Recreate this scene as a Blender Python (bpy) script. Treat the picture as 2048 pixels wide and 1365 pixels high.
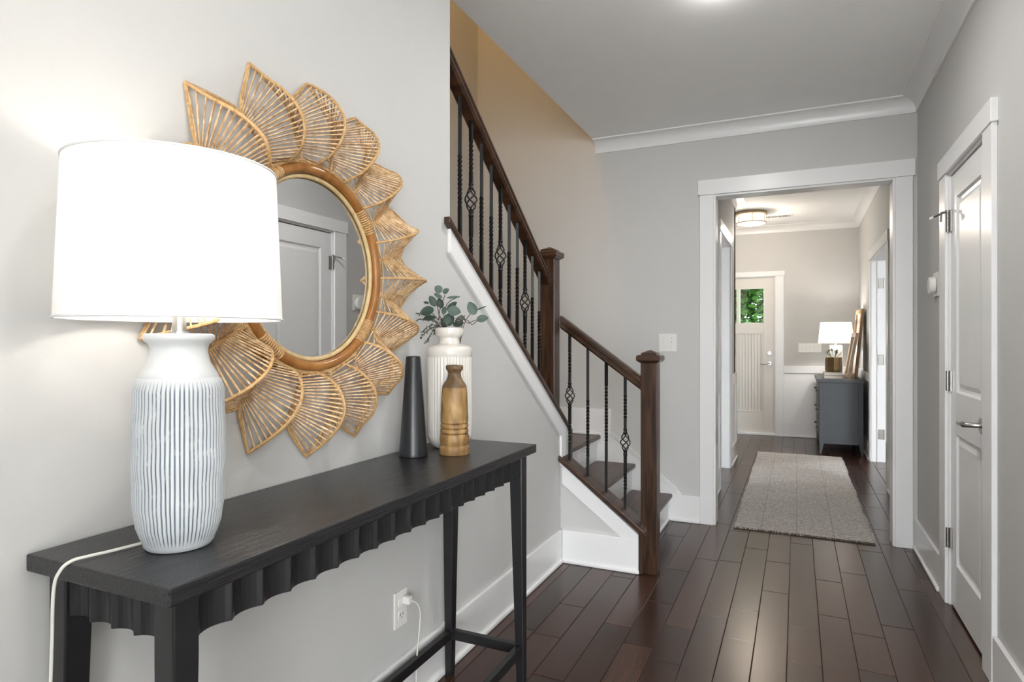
import bpy, math, random
from mathutils import Vector, Matrix
random.seed(7)
sc = bpy.context.scene
for o in list(bpy.data.objects):
    bpy.data.objects.remove(o)
C = sc.collection
PI = math.pi

# ------------------------------------------------------------------ camera
CAM_F, CAM_YAW, EYE = 1243.5, 0.4295, 1.22
cam_d = bpy.data.cameras.new('camera')
cam_d.sensor_fit = 'HORIZONTAL'
cam_d.sensor_width = 36.0
cam_d.lens = 36.0 * CAM_F / 2048.0
cam_d.clip_start = 0.02
cam = bpy.data.objects.new('camera', cam_d)
C.objects.link(cam)
cam.location = (0, 0, EYE)
cam.rotation_euler = (PI / 2, 0, CAM_YAW)
sc.camera = cam

# ------------------------------------------------------------------ world, view
sc.view_settings.view_transform = 'Standard'
sc.view_settings.look = 'None'
sc.view_settings.gamma = 1.0
sc.view_settings.use_curve_mapping = False
sc.view_settings.exposure = 1.0
w = bpy.data.worlds.new('sky')
sc.world = w
w.use_nodes = True
bg = w.node_tree.nodes['Background']
bg.inputs['Color'].default_value = (0.93, 0.965, 1.0, 1)
bg.inputs['Strength'].default_value = 9.0
try:
    sc.cycles.use_denoising = True
    sc.cycles.sample_clamp_indirect = 6.0
    sc.cycles.max_bounces = 10
    sc.cycles.diffuse_bounces = 6
    sc.cycles.caustics_reflective = False
    sc.cycles.caustics_refractive = False
except Exception:
    pass


def lamp_light(name, kind, loc, power, color, size=0.05, rot=(0, 0, 0), parent=None, spread=None):
    d = bpy.data.lights.new(name, kind)
    d.energy = power
    d.color = color
    if kind == 'POINT':
        d.shadow_soft_size = size
    elif kind == 'AREA':
        d.shape = 'DISK'
        d.size = size
        if spread:
            d.spread = spread
    o = bpy.data.objects.new(name, d)
    C.objects.link(o)
    o.location = loc
    o.rotation_euler = rot
    if parent:
        o.parent = parent
        o.matrix_parent_inverse = Matrix.Translation(parent.location).inverted()
    return o


def portal(name, loc, rot, sx, sy):
    d = bpy.data.lights.new(name, 'AREA')
    d.shape = 'RECTANGLE'
    d.size = sx
    d.size_y = sy
    d.cycles.is_portal = True
    o = bpy.data.objects.new(name, d)
    C.objects.link(o)
    o.location = loc
    o.rotation_euler = rot


sun_d = bpy.data.lights.new('sun', 'SUN')
sun_d.energy = 10.0
sun_d.angle = 0.01
sun_d.color = (1.0, 0.975, 0.94)
sun = bpy.data.objects.new('sun', sun_d)
C.objects.link(sun)
sun.rotation_euler = (math.radians(90 - 45), 0, math.radians(-6))   # high sun behind the house, shining in at the rear glazing

# daylight comes through the glazed openings of the rooms; these only guide sky sampling
portal('daylight_portal_rear', (1.1, -3.58, 1.22), (PI / 2, 0, 0), 4.2, 2.45)
portal('daylight_portal_side', (3.19, 8.25, 1.1), (0, PI / 2, 0), 2.2, 0.5)


# ------------------------------------------------------------------ materials
def new_mat(name):
    m = bpy.data.materials.new(name)
    m.use_nodes = True
    nt = m.node_tree
    return m, nt, nt.nodes['Principled BSDF']


def rgba(c):
    return (c[0], c[1], c[2], 1)


def plain(name, col, rough=0.5, metal=0.0, noise=0.04, nscale=30.0, bump=0.0, bscale=120.0, coat=0.0, stretch=(1, 1, 1), spec=None):
    m, nt, p = new_mat(name)
    p.inputs['Roughness'].default_value = rough
    p.inputs['Metallic'].default_value = metal
    if spec is not None:
        p.inputs['Specular IOR Level'].default_value = spec
    if coat:
        p.inputs['Coat Weight'].default_value = coat
        p.inputs['Coat Roughness'].default_value = 0.1
    tc = nt.nodes.new('ShaderNodeTexCoord')
    mp = nt.nodes.new('ShaderNodeMapping')
    mp.inputs['Scale'].default_value = stretch
    nt.links.new(tc.outputs['Object'], mp.inputs['Vector'])
    n = nt.nodes.new('ShaderNodeTexNoise')
    n.inputs['Scale'].default_value = nscale
    n.inputs['Detail'].default_value = 4
    nt.links.new(mp.outputs['Vector'], n.inputs['Vector'])
    mx = nt.nodes.new('ShaderNodeMix')
    mx.data_type = 'RGBA'
    mx.inputs[6].default_value = rgba([max(0, x * (1 - noise)) for x in col])
    mx.inputs[7].default_value = rgba([min(1, x * (1 + noise)) for x in col])
    nt.links.new(n.outputs['Fac'], mx.inputs[0])
    nt.links.new(mx.outputs[2], p.inputs['Base Color'])
    if bump:
        b = nt.nodes.new('ShaderNodeBump')
        b.inputs['Strength'].default_value = bump
        b.inputs['Distance'].default_value = 0.002
        n2 = nt.nodes.new('ShaderNodeTexNoise')
        n2.inputs['Scale'].default_value = bscale
        n2.inputs['Detail'].default_value = 5
        nt.links.new(mp.outputs['Vector'], n2.inputs['Vector'])
        nt.links.new(n2.outputs['Fac'], b.inputs['Height'])
        nt.links.new(b.outputs['Normal'], p.inputs['Normal'])
    return m


def wood(name, dark, light, axis='Y', rough=0.35, scale=6.0, per_object=0.0, bump=0.15, coat=0.0, stretch=14.0):
    """grain running along one object axis"""
    m, nt, p = new_mat(name)
    p.inputs['Roughness'].default_value = rough
    if coat:
        p.inputs['Coat Weight'].default_value = coat
        p.inputs['Coat Roughness'].default_value = 0.15
    tc = nt.nodes.new('ShaderNodeTexCoord')
    mp = nt.nodes.new('ShaderNodeMapping')
    s = {'X': (1, stretch, stretch), 'Y': (stretch, 1, stretch), 'Z': (stretch, stretch, 1)}[axis]
    mp.inputs['Scale'].default_value = s
    nt.links.new(tc.outputs['Object'], mp.inputs['Vector'])
    n = nt.nodes.new('ShaderNodeTexNoise')
    n.inputs['Scale'].default_value = scale
    n.inputs['Detail'].default_value = 6
    n.inputs['Distortion'].default_value = 0.6
    if per_object:
        oi = nt.nodes.new('ShaderNodeObjectInfo')
        ad = nt.nodes.new('ShaderNodeVectorMath')
        ad.operation = 'ADD'
        ml = nt.nodes.new('ShaderNodeMath')
        ml.operation = 'MULTIPLY'
        ml.inputs[1].default_value = 57.0
        nt.links.new(oi.outputs['Random'], ml.inputs[0])
        nt.links.new(mp.outputs['Vector'], ad.inputs[0])
        nt.links.new(ml.outputs[0], ad.inputs[1])
        nt.links.new(ad.outputs[0], n.inputs['Vector'])
    else:
        nt.links.new(mp.outputs['Vector'], n.inputs['Vector'])
    cr = nt.nodes.new('ShaderNodeValToRGB')
    cr.color_ramp.elements[0].position = 0.32
    cr.color_ramp.elements[0].color = rgba(dark)
    cr.color_ramp.elements[1].position = 0.7
    cr.color_ramp.elements[1].color = rgba(light)
    nt.links.new(n.outputs['Fac'], cr.inputs['Fac'])
    out = cr.outputs['Color']
    if per_object:
        hs = nt.nodes.new('ShaderNodeHueSaturation')
        mr = nt.nodes.new('ShaderNodeMapRange')
        mr.inputs['To Min'].default_value = 1 - per_object
        mr.inputs['To Max'].default_value = 1 + per_object
        nt.links.new(oi.outputs['Random'], mr.inputs['Value'])
        nt.links.new(mr.outputs[0], hs.inputs['Value'])
        nt.links.new(out, hs.inputs['Color'])
        out = hs.outputs['Color']
    nt.links.new(out, p.inputs['Base Color'])
    if bump:
        b = nt.nodes.new('ShaderNodeBump')
        b.inputs['Strength'].default_value = bump
        b.inputs['Distance'].default_value = 0.002
        nt.links.new(n.outputs['Fac'], b.inputs['Height'])
        nt.links.new(b.outputs['Normal'], p.inputs['Normal'])
    return m


def emit_mat(name, col, strength):
    m, nt, p = new_mat(name)
    p.inputs['Base Color'].default_value = rgba(col)
    p.inputs['Emission Color'].default_value = rgba(col)
    p.inputs['Emission Strength'].default_value = strength
    return m


def shade_mat(name, col, trans=0.55):
    m, nt, p = new_mat(name)
    out = nt.nodes['Material Output']
    d = nt.nodes.new('ShaderNodeBsdfDiffuse')
    t = nt.nodes.new('ShaderNodeBsdfTranslucent')
    mix = nt.nodes.new('ShaderNodeMixShader')
    n = nt.nodes.new('ShaderNodeTexNoise')
    n.inputs['Scale'].default_value = 260
    mx = nt.nodes.new('ShaderNodeMix')
    mx.data_type = 'RGBA'
    mx.inputs[6].default_value = rgba([c * 0.95 for c in col])
    mx.inputs[7].default_value = rgba(col)
    nt.links.new(n.outputs['Fac'], mx.inputs[0])
    nt.links.new(mx.outputs[2], d.inputs['Color'])
    nt.links.new(mx.outputs[2], t.inputs['Color'])
    mix.inputs[0].default_value = trans
    nt.links.new(d.outputs[0], mix.inputs[1])
    nt.links.new(t.outputs[0], mix.inputs[2])
    nt.links.new(mix.outputs[0], out.inputs['Surface'])
    return m


def glass_mat(name, refl=0.08):
    m, nt, p = new_mat(name)
    out = nt.nodes['Material Output']
    t = nt.nodes.new('ShaderNodeBsdfTransparent')
    t.inputs['Color'].default_value = (0.95, 0.97, 0.96, 1)
    g = nt.nodes.new('ShaderNodeBsdfGlossy')
    g.inputs['Roughness'].default_value = 0.02
    mix = nt.nodes.new('ShaderNodeMixShader')
    mix.inputs[0].default_value = refl
    nt.links.new(t.outputs[0], mix.inputs[1])
    nt.links.new(g.outputs[0], mix.inputs[2])
    nt.links.new(mix.outputs[0], out.inputs['Surface'])
    return m


def striped_ceramic():
    """white glaze with blue-grey pigment rubbed into the incised vertical lines"""
    m, nt, p = new_mat('striped_ceramic')
    p.inputs['Roughness'].default_value = 0.42
    at = nt.nodes.new('ShaderNodeAttribute')
    at.attribute_name = 'groove'
    tc = nt.nodes.new('ShaderNodeTexCoord')
    n = nt.nodes.new('ShaderNodeTexNoise')
    n.inputs['Scale'].default_value = 45
    n.inputs['Detail'].default_value = 6
    nt.links.new(tc.outputs['Object'], n.inputs['Vector'])
    mr = nt.nodes.new('ShaderNodeMapRange')
    mr.inputs['From Min'].default_value = 0.18
    mr.inputs['From Max'].default_value = 0.44
    nt.links.new(n.outputs['Fac'], mr.inputs['Value'])
    ml = nt.nodes.new('ShaderNodeMath')
    ml.operation = 'MULTIPLY'
    nt.links.new(at.outputs['Fac'], ml.inputs[0])
    nt.links.new(mr.outputs[0], ml.inputs[1])
    mx = nt.nodes.new('ShaderNodeMix')
    mx.data_type = 'RGBA'
    mx.inputs[6].default_value = (0.54, 0.565, 0.585, 1)
    mx.inputs[7].default_value = (0.075, 0.10, 0.14, 1)
    nt.links.new(ml.outputs[0], mx.inputs[0])
    nt.links.new(mx.outputs[2], p.inputs['Base Color'])
    return m


def rug_mat():
    m, nt, p = new_mat('woven_rug')
    p.inputs['Roughness'].default_value = 0.95
    tc = nt.nodes.new('ShaderNodeTexCoord')
    sep = nt.nodes.new('ShaderNodeSeparateXYZ')
    nt.links.new(tc.outputs['Object'], sep.inputs[0])
    # herringbone: zigzag along x drives a wave along y
    tri = nt.nodes.new('ShaderNodeMath'); tri.operation = 'PINGPONG'; tri.inputs[1].default_value = 0.011
    nt.links.new(sep.outputs['X'], tri.inputs[0])
    add = nt.nodes.new('ShaderNodeMath'); add.operation = 'ADD'
    nt.links.new(sep.outputs['Y'], add.inputs[0]); nt.links.new(tri.outputs[0], add.inputs[1])
    ml = nt.nodes.new('ShaderNodeMath'); ml.operation = 'MULTIPLY'; ml.inputs[1].default_value = 2 * PI / 0.011
    nt.links.new(add.outputs[0], ml.inputs[0])
    sn = nt.nodes.new('ShaderNodeMath'); sn.operation = 'SINE'
    nt.links.new(ml.outputs[0], sn.inputs[0])
    n = nt.nodes.new('ShaderNodeTexNoise'); n.inputs['Scale'].default_value = 120; n.inputs['Detail'].default_value = 5; n.inputs['Roughness'].default_value = 0.7
    mp = nt.nodes.new('ShaderNodeMapping'); mp.inputs['Scale'].default_value = (0.5, 1.6, 1)
    nt.links.new(tc.outputs['Object'], mp.inputs['Vector']); nt.links.new(mp.outputs[0], n.inputs['Vector'])
    s2 = nt.nodes.new('ShaderNodeMath'); s2.operation = 'MULTIPLY_ADD'; s2.inputs[1].default_value = 0.11
    nt.links.new(sn.outputs[0], s2.inputs[0]); nt.links.new(n.outputs['Fac'], s2.inputs[2])
    cr = nt.nodes.new('ShaderNodeValToRGB')
    cr.color_ramp.elements[0].position = 0.36; cr.color_ramp.elements[0].color = (0.09, 0.08, 0.075, 1)
    cr.color_ramp.elements[1].position = 0.60; cr.color_ramp.elements[1].color = (0.74, 0.70, 0.67, 1)
    e = cr.color_ramp.elements.new(0.46); e.color = (0.50, 0.47, 0.445, 1)
    nt.links.new(s2.outputs[0], cr.inputs['Fac'])
    # a loose grid of darker yarn
    gx = nt.nodes.new('ShaderNodeMath'); gx.operation = 'PINGPONG'; gx.inputs[1].default_value = 0.105
    nt.links.new(sep.outputs['X'], gx.inputs[0])
    gy = nt.nodes.new('ShaderNodeMath'); gy.operation = 'PINGPONG'; gy.inputs[1].default_value = 0.17
    nt.links.new(sep.outputs['Y'], gy.inputs[0])
    mn = nt.nodes.new('ShaderNodeMath'); mn.operation = 'MINIMUM'
    nt.links.new(gx.outputs[0], mn.inputs[0]); nt.links.new(gy.outputs[0], mn.inputs[1])
    lt = nt.nodes.new('ShaderNodeMath'); lt.operation = 'LESS_THAN'; lt.inputs[1].default_value = 0.0035
    nt.links.new(mn.outputs[0], lt.inputs[0])
    sc2 = nt.nodes.new('ShaderNodeMath'); sc2.operation = 'MULTIPLY'; sc2.inputs[1].default_value = 0.32
    nt.links.new(lt.outputs[0], sc2.inputs[0])
    mx = nt.nodes.new('ShaderNodeMix'); mx.data_type = 'RGBA'
    mx.inputs[7].default_value = (0.16, 0.14, 0.12, 1)
    nt.links.new(sc2.outputs[0], mx.inputs[0]); nt.links.new(cr.outputs['Color'], mx.inputs[6])
    nt.links.new(mx.outputs[2], p.inputs['Base Color'])
    b = nt.nodes.new('ShaderNodeBump'); b.inputs['Strength'].default_value = 0.6; b.inputs['Distance'].default_value = 0.004
    nt.links.new(s2.outputs[0], b.inputs['Height']); nt.links.new(b.outputs['Normal'], p.inputs['Normal'])
    return m


M = {}
M['wall'] = plain('wall_paint', (0.565, 0.562, 0.552), 0.7, noise=0.02, nscale=8, bump=0.08, bscale=220)
M['ceiling'] = plain('ceiling_paint', (0.90, 0.90, 0.895), 0.8, noise=0.02, nscale=6, bump=0.06, bscale=200)
M['trim'] = plain('white_trim_paint', (0.80, 0.80, 0.80), 0.28, noise=0.015, nscale=10, bump=0.03, bscale=60)
M['floor'] = wood('dark_hardwood', (0.036, 0.016, 0.0105), (0.056, 0.026, 0.0175), 'Y', 0.26, 3.2, 0.38, 0.10, stretch=16)
M['subfloor'] = plain('dark_subfloor', (0.03, 0.018, 0.013), 0.6)
M['stairwood'] = wood('stained_stair_oak', (0.015, 0.007, 0.004), (0.070, 0.032, 0.016), 'Z', 0.30, 5.0, 0.1, 0.12)
M['stairwood_x'] = wood('stained_tread_oak', (0.035, 0.018, 0.012), (0.10, 0.056, 0.038), 'Y', 0.35, 4.0, 0.1, 0.12)
M['stairwood_r'] = wood('stained_rail_oak', (0.022, 0.010, 0.005), (0.075, 0.036, 0.019), 'X', 0.30, 4.0, 0.1, 0.12, stretch=6)
M['iron'] = plain('black_iron', (0.012, 0.012, 0.012), 0.38, 0.3, noise=0.2, bump=0.1, bscale=300)
M['table'] = wood('black_painted_oak', (0.012, 0.012, 0.0135), (0.021, 0.021, 0.023), 'Y', 0.25, 9.0, 0, 0.9, stretch=30)
M['tablez'] = plain('black_paint', (0.012, 0.0122, 0.0138), 0.33, noise=0.15, bump=0.05, bscale=80)
M['ceramic'] = striped_ceramic()
M['ceramic_plain'] = plain('white_glaze', (0.58, 0.60, 0.615), 0.4, noise=0.05, nscale=14, bump=0.1, bscale=60)
M['vase'] = plain('ivory_glaze', (0.72, 0.69, 0.64), 0.16, noise=0.03, nscale=20, coat=0.4)
M['shade'] = shade_mat('linen_shade', (0.93, 0.925, 0.915), 0.17)
M['shade_trim'] = plain('shade_hem', (0.80, 0.80, 0.80), 0.8, noise=0.05)
M['brass'] = plain('satin_nickel', (0.62, 0.60, 0.56), 0.25, 1.0)
M['nickel'] = plain('brushed_nickel', (0.42, 0.41, 0.39), 0.28, 1.0)
M['bronze'] = plain('warm_bronze_metal', (0.42, 0.33, 0.22), 0.35, 1.0)
M['reed'] = wood('natural_rattan_reed', (0.36, 0.19, 0.075), (0.84, 0.62, 0.37), 'Z', 0.5, 40.0, 0.12, 0.3, stretch=1.5)
M['rim'] = wood('wrapped_rattan_rim', (0.42, 0.24, 0.09), (0.68, 0.45, 0.22), 'Z', 0.5, 90.0, 0.05, 0.6, stretch=1.0)
M['bamboo'] = wood('golden_bamboo', (0.22, 0.082, 0.018), (0.44, 0.20, 0.055), 'Z', 0.28, 9.0, 0, 0.1, stretch=2)
M['pale_cane'] = wood('pale_cane', (0.55, 0.38, 0.17), (0.72, 0.56, 0.31), 'Z', 0.4, 25.0, 0, 0.2, stretch=2)
mm, nt_, p_ = new_mat('mirror_glass')
p_.inputs['Base Color'].default_value = (0.86, 0.87, 0.88, 1)
p_.inputs['Metallic'].default_value = 1.0
p_.inputs['Roughness'].default_value = 0.006
M['mirror'] = mm
M['cone'] = plain('matte_black_ceramic', (0.018, 0.019, 0.022), 0.33, noise=0.1)
M['mango'] = wood('mango_wood', (0.17, 0.085, 0.028), (0.46, 0.29, 0.115), 'Z', 0.5, 14.0, 0, 0.35, stretch=2.6)
M['mango_dark'] = wood('dark_turned_wood', (0.09, 0.05, 0.022), (0.20, 0.125, 0.06), 'Z', 0.5, 14.0, 0, 0.35, stretch=2.6)
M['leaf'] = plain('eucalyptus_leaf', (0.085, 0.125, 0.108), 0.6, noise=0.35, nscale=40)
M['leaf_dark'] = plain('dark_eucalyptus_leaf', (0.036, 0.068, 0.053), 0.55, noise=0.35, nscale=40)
M['stem'] = plain('brown_stem', (0.07, 0.045, 0.03), 0.7, noise=0.2)
M['sprig'] = plain('fern_sprig', (0.075, 0.085, 0.06), 0.7, noise=0.3)
M['plastic'] = plain('white_plastic', (0.78, 0.77, 0.74), 0.3, noise=0.01)
M['slot'] = plain('dark_slot', (0.03, 0.03, 0.03), 0.5)
M['cord'] = plain('clear_white_cord', (0.70, 0.69, 0.64), 0.25, noise=0.05)
M['rug'] = rug_mat()
M['bounce_rug_cream'] = plain('bounce_rug_wool', (0.72, 0.71, 0.68), 0.95, noise=0.08, nscale=80)
M['rug_edge'] = plain('rug_binding', (0.09, 0.075, 0.065), 0.9, noise=0.3)
M['fringe'] = plain('rug_fringe', (0.50, 0.46, 0.41), 0.9, noise=0.3)
M['dresser'] = plain('slate_grey_paint', (0.052, 0.058, 0.066), 0.45, noise=0.08, nscale=14)
M['frame'] = wood('weathered_frame_wood', (0.20, 0.115, 0.055), (0.48, 0.33, 0.19), 'Z', 0.55, 10.0, 0.1, 0.3)
M['frame_pale'] = wood('pale_frame_wood', (0.33, 0.24, 0.16), (0.60, 0.48, 0.36), 'Z', 0.55, 10.0, 0.1, 0.3)
M['paper'] = plain('print_paper', (0.70, 0.64, 0.58), 0.8, noise=0.1, nscale=9)
M['planter'] = plain('aged_bronze_planter', (0.16, 0.105, 0.045), 0.35, 0.6, noise=0.5, nscale=16)
M['book'] = plain('taupe_book_cloth', (0.38, 0.32, 0.27), 0.8, noise=0.05)
M['pages'] = plain('book_pages', (0.66, 0.61, 0.53), 0.9, noise=0.1, nscale=60, stretch=(1, 1, 12))
M['plantleaf'] = plain('small_plant_leaf', (0.09, 0.15, 0.06), 0.5, noise=0.4)
M['flower'] = plain('white_petal', (0.72, 0.72, 0.66), 0.7)
M['glass'] = glass_mat('window_glass')
M['opal'] = emit_mat('lit_opal_glass', (1.0, 0.86, 0.68), 1.0)
M['downlight'] = emit_mat('lit_downlight_lens', (1.0, 0.97, 0.93), 8.0)
M['white_lamp'] = plain('clear_white_ceramic', (0.80, 0.80, 0.80), 0.2)
M['door_front'] = plain('front_door_paint', (0.70, 0.67, 0.62), 0.35, noise=0.02)
M['treeleaf'] = plain('tree_leaf', (0.045, 0.15, 0.018), 0.5, noise=0.6, nscale=3)
M['bark'] = plain('tree_bark', (0.10, 0.08, 0.06), 0.9, noise=0.3, bump=0.5, bscale=20)
M['ground'] = plain('driveway_concrete', (0.40, 0.40, 0.38), 0.9, noise=0.1, nscale=3)


# ------------------------------------------------------------------ geometry helpers
class MB:
    def __init__(self):
        self.v, self.f, self.attr = [], [], []

    def _add(self, vs, fs):
        b = len(self.v)
        self.v += [tuple(x) for x in vs]
        self.f += [tuple(i + b for i in q) for q in fs]
        return self

    def box(self, x0, x1, y0, y1, z0, z1):
        return self._add([(x0, y0, z0), (x1, y0, z0), (x1, y1, z0), (x0, y1, z0), (x0, y0, z1), (x1, y0, z1), (x1, y1, z1), (x0, y1, z1)],
                         [(0, 3, 2, 1), (4, 5, 6, 7), (0, 1, 5, 4), (1, 2, 6, 5), (2, 3, 7, 6), (3, 0, 4, 7)])

    def prism(self, poly, axis, a0, a1):
        """poly: 2-D points; axis X -> (y,z), Y -> (x,z), Z -> (x,y)"""
        def p3(q, a):
            return {'X': (a, q[0], q[1]), 'Y': (q[0], a, q[1]), 'Z': (q[0], q[1], a)}[axis]
        n = len(poly)
        vs = [p3(q, a0) for q in poly] + [p3(q, a1) for q in poly]
        fs = [tuple(range(n)), tuple(range(2 * n - 1, n - 1, -1))]
        for i in range(n):
            j = (i + 1) % n
            fs.append((i, i + n, j + n, j))
        return self._add(vs, fs)

    def lathe(self, prof, n=32, c=(0, 0), rad=None, close=True):
        """prof: (r, z) bottom to top around a vertical axis; rad(r, z, ang) may modulate"""
        vs, fs = [], []
        for r, z in prof:
            for k in range(n):
                a = 2 * PI * k / n
                rr = rad(r, z, a, k) if rad else r
                vs.append((c[0] + rr * math.cos(a), c[1] + rr * math.sin(a), z))
        m = len(prof)
        for i in range(m - 1):
            for k in range(n):
                k2 = (k + 1) % n
                fs.append((i * n + k, i * n + k2, (i + 1) * n + k2, (i + 1) * n + k))
        if close:
            fs.append(tuple(range(n - 1, -1, -1)))
            fs.append(tuple((m - 1) * n + k for k in range(n)))
        return self._add(vs, fs)

    def tube(self, pts, r, n=8, closed=False, cap=True, flat=1.0):
        pts = [Vector(p) for p in pts]
        m = len(pts)
        rs = r if isinstance(r, (list, tuple)) else [r] * m
        vs, fs = [], []
        up = None
        for i in range(m):
            if closed:
                t = pts[(i + 1) % m] - pts[i - 1]
            else:
                t = pts[min(i + 1, m - 1)] - pts[max(i - 1, 0)]
            t = t.normalized() if t.length > 1e-9 else Vector((0, 0, 1))
            if up is None:
                up = Vector((0, 0, 1)) if abs(t.z) < 0.9 else Vector((1, 0, 0))
            a = t.cross(up)
            if a.length < 1e-6:
                a = t.cross(Vector((0.3, 1, 0.2)))
            a.normalize()
            b = a.cross(t).normalized()
            up = b
            for k in range(n):
                q = 2 * PI * (k + 0.5) / n
                vs.append(pts[i] + (a * math.cos(q) + b * math.sin(q) * flat) * rs[i])
        rng = m if closed else m - 1
        for i in range(rng):
            j = (i + 1) % m
            for k in range(n):
                k2 = (k + 1) % n
                fs.append((i * n + k, i * n + k2, j * n + k2, j * n + k))
        if cap and not closed:
            fs.append(tuple(range(n - 1, -1, -1)))
            fs.append(tuple((m - 1) * n + k for k in range(n)))
        return self._add(vs, fs)

    def cyl(self, p0, p1, r0, r1=None, n=16):
        return self.tube([p0, p1], [r0, r0 if r1 is None else r1], n)

    def grid(self, rows):
        """rows: list of equal-length point lists"""
        m, n = len(rows), len(rows[0])
        vs = [p for r in rows for p in r]
        fs = [(i * n + k, i * n + k + 1, (i + 1) * n + k + 1, (i + 1) * n + k) for i in range(m - 1) for k in range(n - 1)]
        return self._add(vs, fs)

    def mesh(self, name):
        me = bpy.data.meshes.new(name)
        me.from_pydata(self.v, [], self.f)
        me.validate()
        me.update()
        return me


def props(o, label=None, cat=None, group=None, kind=None):
    if label: o['label'] = label
    if cat: o['category'] = cat
    if group: o['group'] = group
    if kind: o['kind'] = kind
    return o


def world_loc(o):
    p = Vector((0, 0, 0))
    while o is not None:
        p = p + o.location
        o = o.parent
    return p


def put(o, parent, loc=(0, 0, 0)):
    """loc is in world space; parents here never carry rotation"""
    o.parent = parent
    o.location = loc
    if parent is not None:
        o.location = Vector(loc) - root_loc(parent)


def root_loc(o):
    p = Vector((0, 0, 0))
    while o is not None:
        p = p + o.location
        o = o.parent
    return p


def build(mb, name, mat, parent=None, loc=(0, 0, 0), smooth=False, bevel=0.0, seg=2, label=None, kind=None):
    me = mb.mesh(name) if isinstance(mb, MB) else mb
    if mat is not None and not me.materials:
        me.materials.append(mat)
    o = bpy.data.objects.new(name, me)
    C.objects.link(o)
    put(o, parent, loc)
    if smooth:
        me.polygons.foreach_set('use_smooth', [True] * len(me.polygons))
        try:
            me.set_sharp_from_angle(angle=math.radians(42))
        except Exception:
            pass
    if bevel:
        b = o.modifiers.new('edge', 'BEVEL')
        b.width = bevel
        b.segments = seg
        b.limit_method = 'ANGLE'
        b.angle_limit = math.radians(40)
    if label: o['label'] = label
    if kind: o['kind'] = kind
    return o


def empty(name, loc, label, cat, group=None, kind=None):
    o = bpy.data.objects.new(name, None)
    o.empty_display_size = 0.05
    C.objects.link(o)
    o.location = loc
    return props(o, label, cat, group, kind)


def S(name, mb, mat, label, cat, bevel=0.0, smooth=False):
    return props(build(mb, name, mat, bevel=bevel, smooth=smooth), label, cat, kind='structure')


B = lambda *a: MB().box(*a)

# ------------------------------------------------------------------ layout constants (metres)
XL, XR, YF = -1.193, 0.644, 4.3076          # left wall face, right wall face, far wall face
HC, FC = 2.65, 2.70                          # hall and foyer ceiling heights
YB = YF + 0.125                              # back of the far wall
FXL, FXR, YE = -0.59, 0.69, 8.675            # foyer left, right, end wall faces
FLE = 6.95                                   # where the foyer's left wall ends

# ------------------------------------------------------------------ shell
fl = S('floor', B(-3.4, 4.0, -3.75, 9.2, -0.12, -0.012), M['subfloor'], 'dark hardwood plank floor running through the hall and foyer', 'floor')
PW = 0.121
pl_cache = {}


def plank(length):
    key = round(length, 2)
    if key not in pl_cache:
        g = 0.0006
        b = 0.0022
        x1, y1 = PW - g, key - g
        mb = MB()
        vs = [(g, g, -0.012), (x1, g, -0.012), (x1, y1, -0.012), (g, y1, -0.012),
              (g, g, -b * 0.7), (x1, g, -b * 0.7), (x1, y1, -b * 0.7), (g, y1, -b * 0.7),
              (g + b, g + b, 0), (x1 - b, g + b, 0), (x1 - b, y1 - b, 0), (g + b, y1 - b, 0)]
        fs = [(0, 1, 5, 4), (1, 2, 6, 5), (2, 3, 7, 6), (3, 0, 4, 7), (4, 5, 9, 8), (5, 6, 10, 9), (6, 7, 11, 10), (7, 4, 8, 11), (8, 9, 10, 11)]
        mb._add(vs, fs)
        me = mb.mesh('plank')
        me.materials.append(M['floor'])
        pl_cache[key] = me
    return pl_cache[key]


rp = random.Random(21)
x = -0.155 - PW * 9
n_pl = 0
while x < 0.72:
    y = 0.9 + rp.uniform(-0.6, 0.2)
    y_end = 8.72
    while y < y_end:
        L = rp.choice([0.32, 0.45, 0.6, 0.75, 0.9, 1.05, 1.2])
        hid = (x + PW < -0.8 and 3.35 < y and y + L < 6.9) or y + L < 1.1
        if not hid:
            o = build(plank(L), 'plank', None, fl, (x, y, 0))
            n_pl += 1
        y += L
    x += PW
# remaining floor beyond the visible boards
build(B(XR + 0.083, 3.5, -3.7, 4.3, -0.012, 0), 'plank_field', M['floor'], fl, kind='stuff')
build(B(-1.193, XR + 0.08, -3.7, 0.28, -0.012, 0), 'plank_field', M['floor'], fl, kind='stuff')
build(B(-3.2, -1.25, 4.4, 8.72, -0.012, 0), 'plank_field', M['floor'], fl, kind='stuff')
build(B(0.815, 3.2, 4.4, 8.72, -0.012, 0), 'plank_field', M['floor'], fl, kind='stuff')

S('ceiling', B(-1.313, 3.6, -3.8, YB - 0.02, HC, HC + 0.2), M['ceiling'], 'flat off-white hall ceiling ending at the stairwell', 'ceiling')
S('ceiling_foyer', B(-3.4, 3.4, YB - 0.02, 9.0, FC, FC + 0.2), M['ceiling'], 'off-white foyer ceiling with the flush lamp and vent', 'ceiling')
S('ceiling_stairwell', B(-2.5, -1.2, -1.3, YB, 5.4, 5.5), M['ceiling'], 'high ceiling above the stairwell', 'ceiling')

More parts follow.
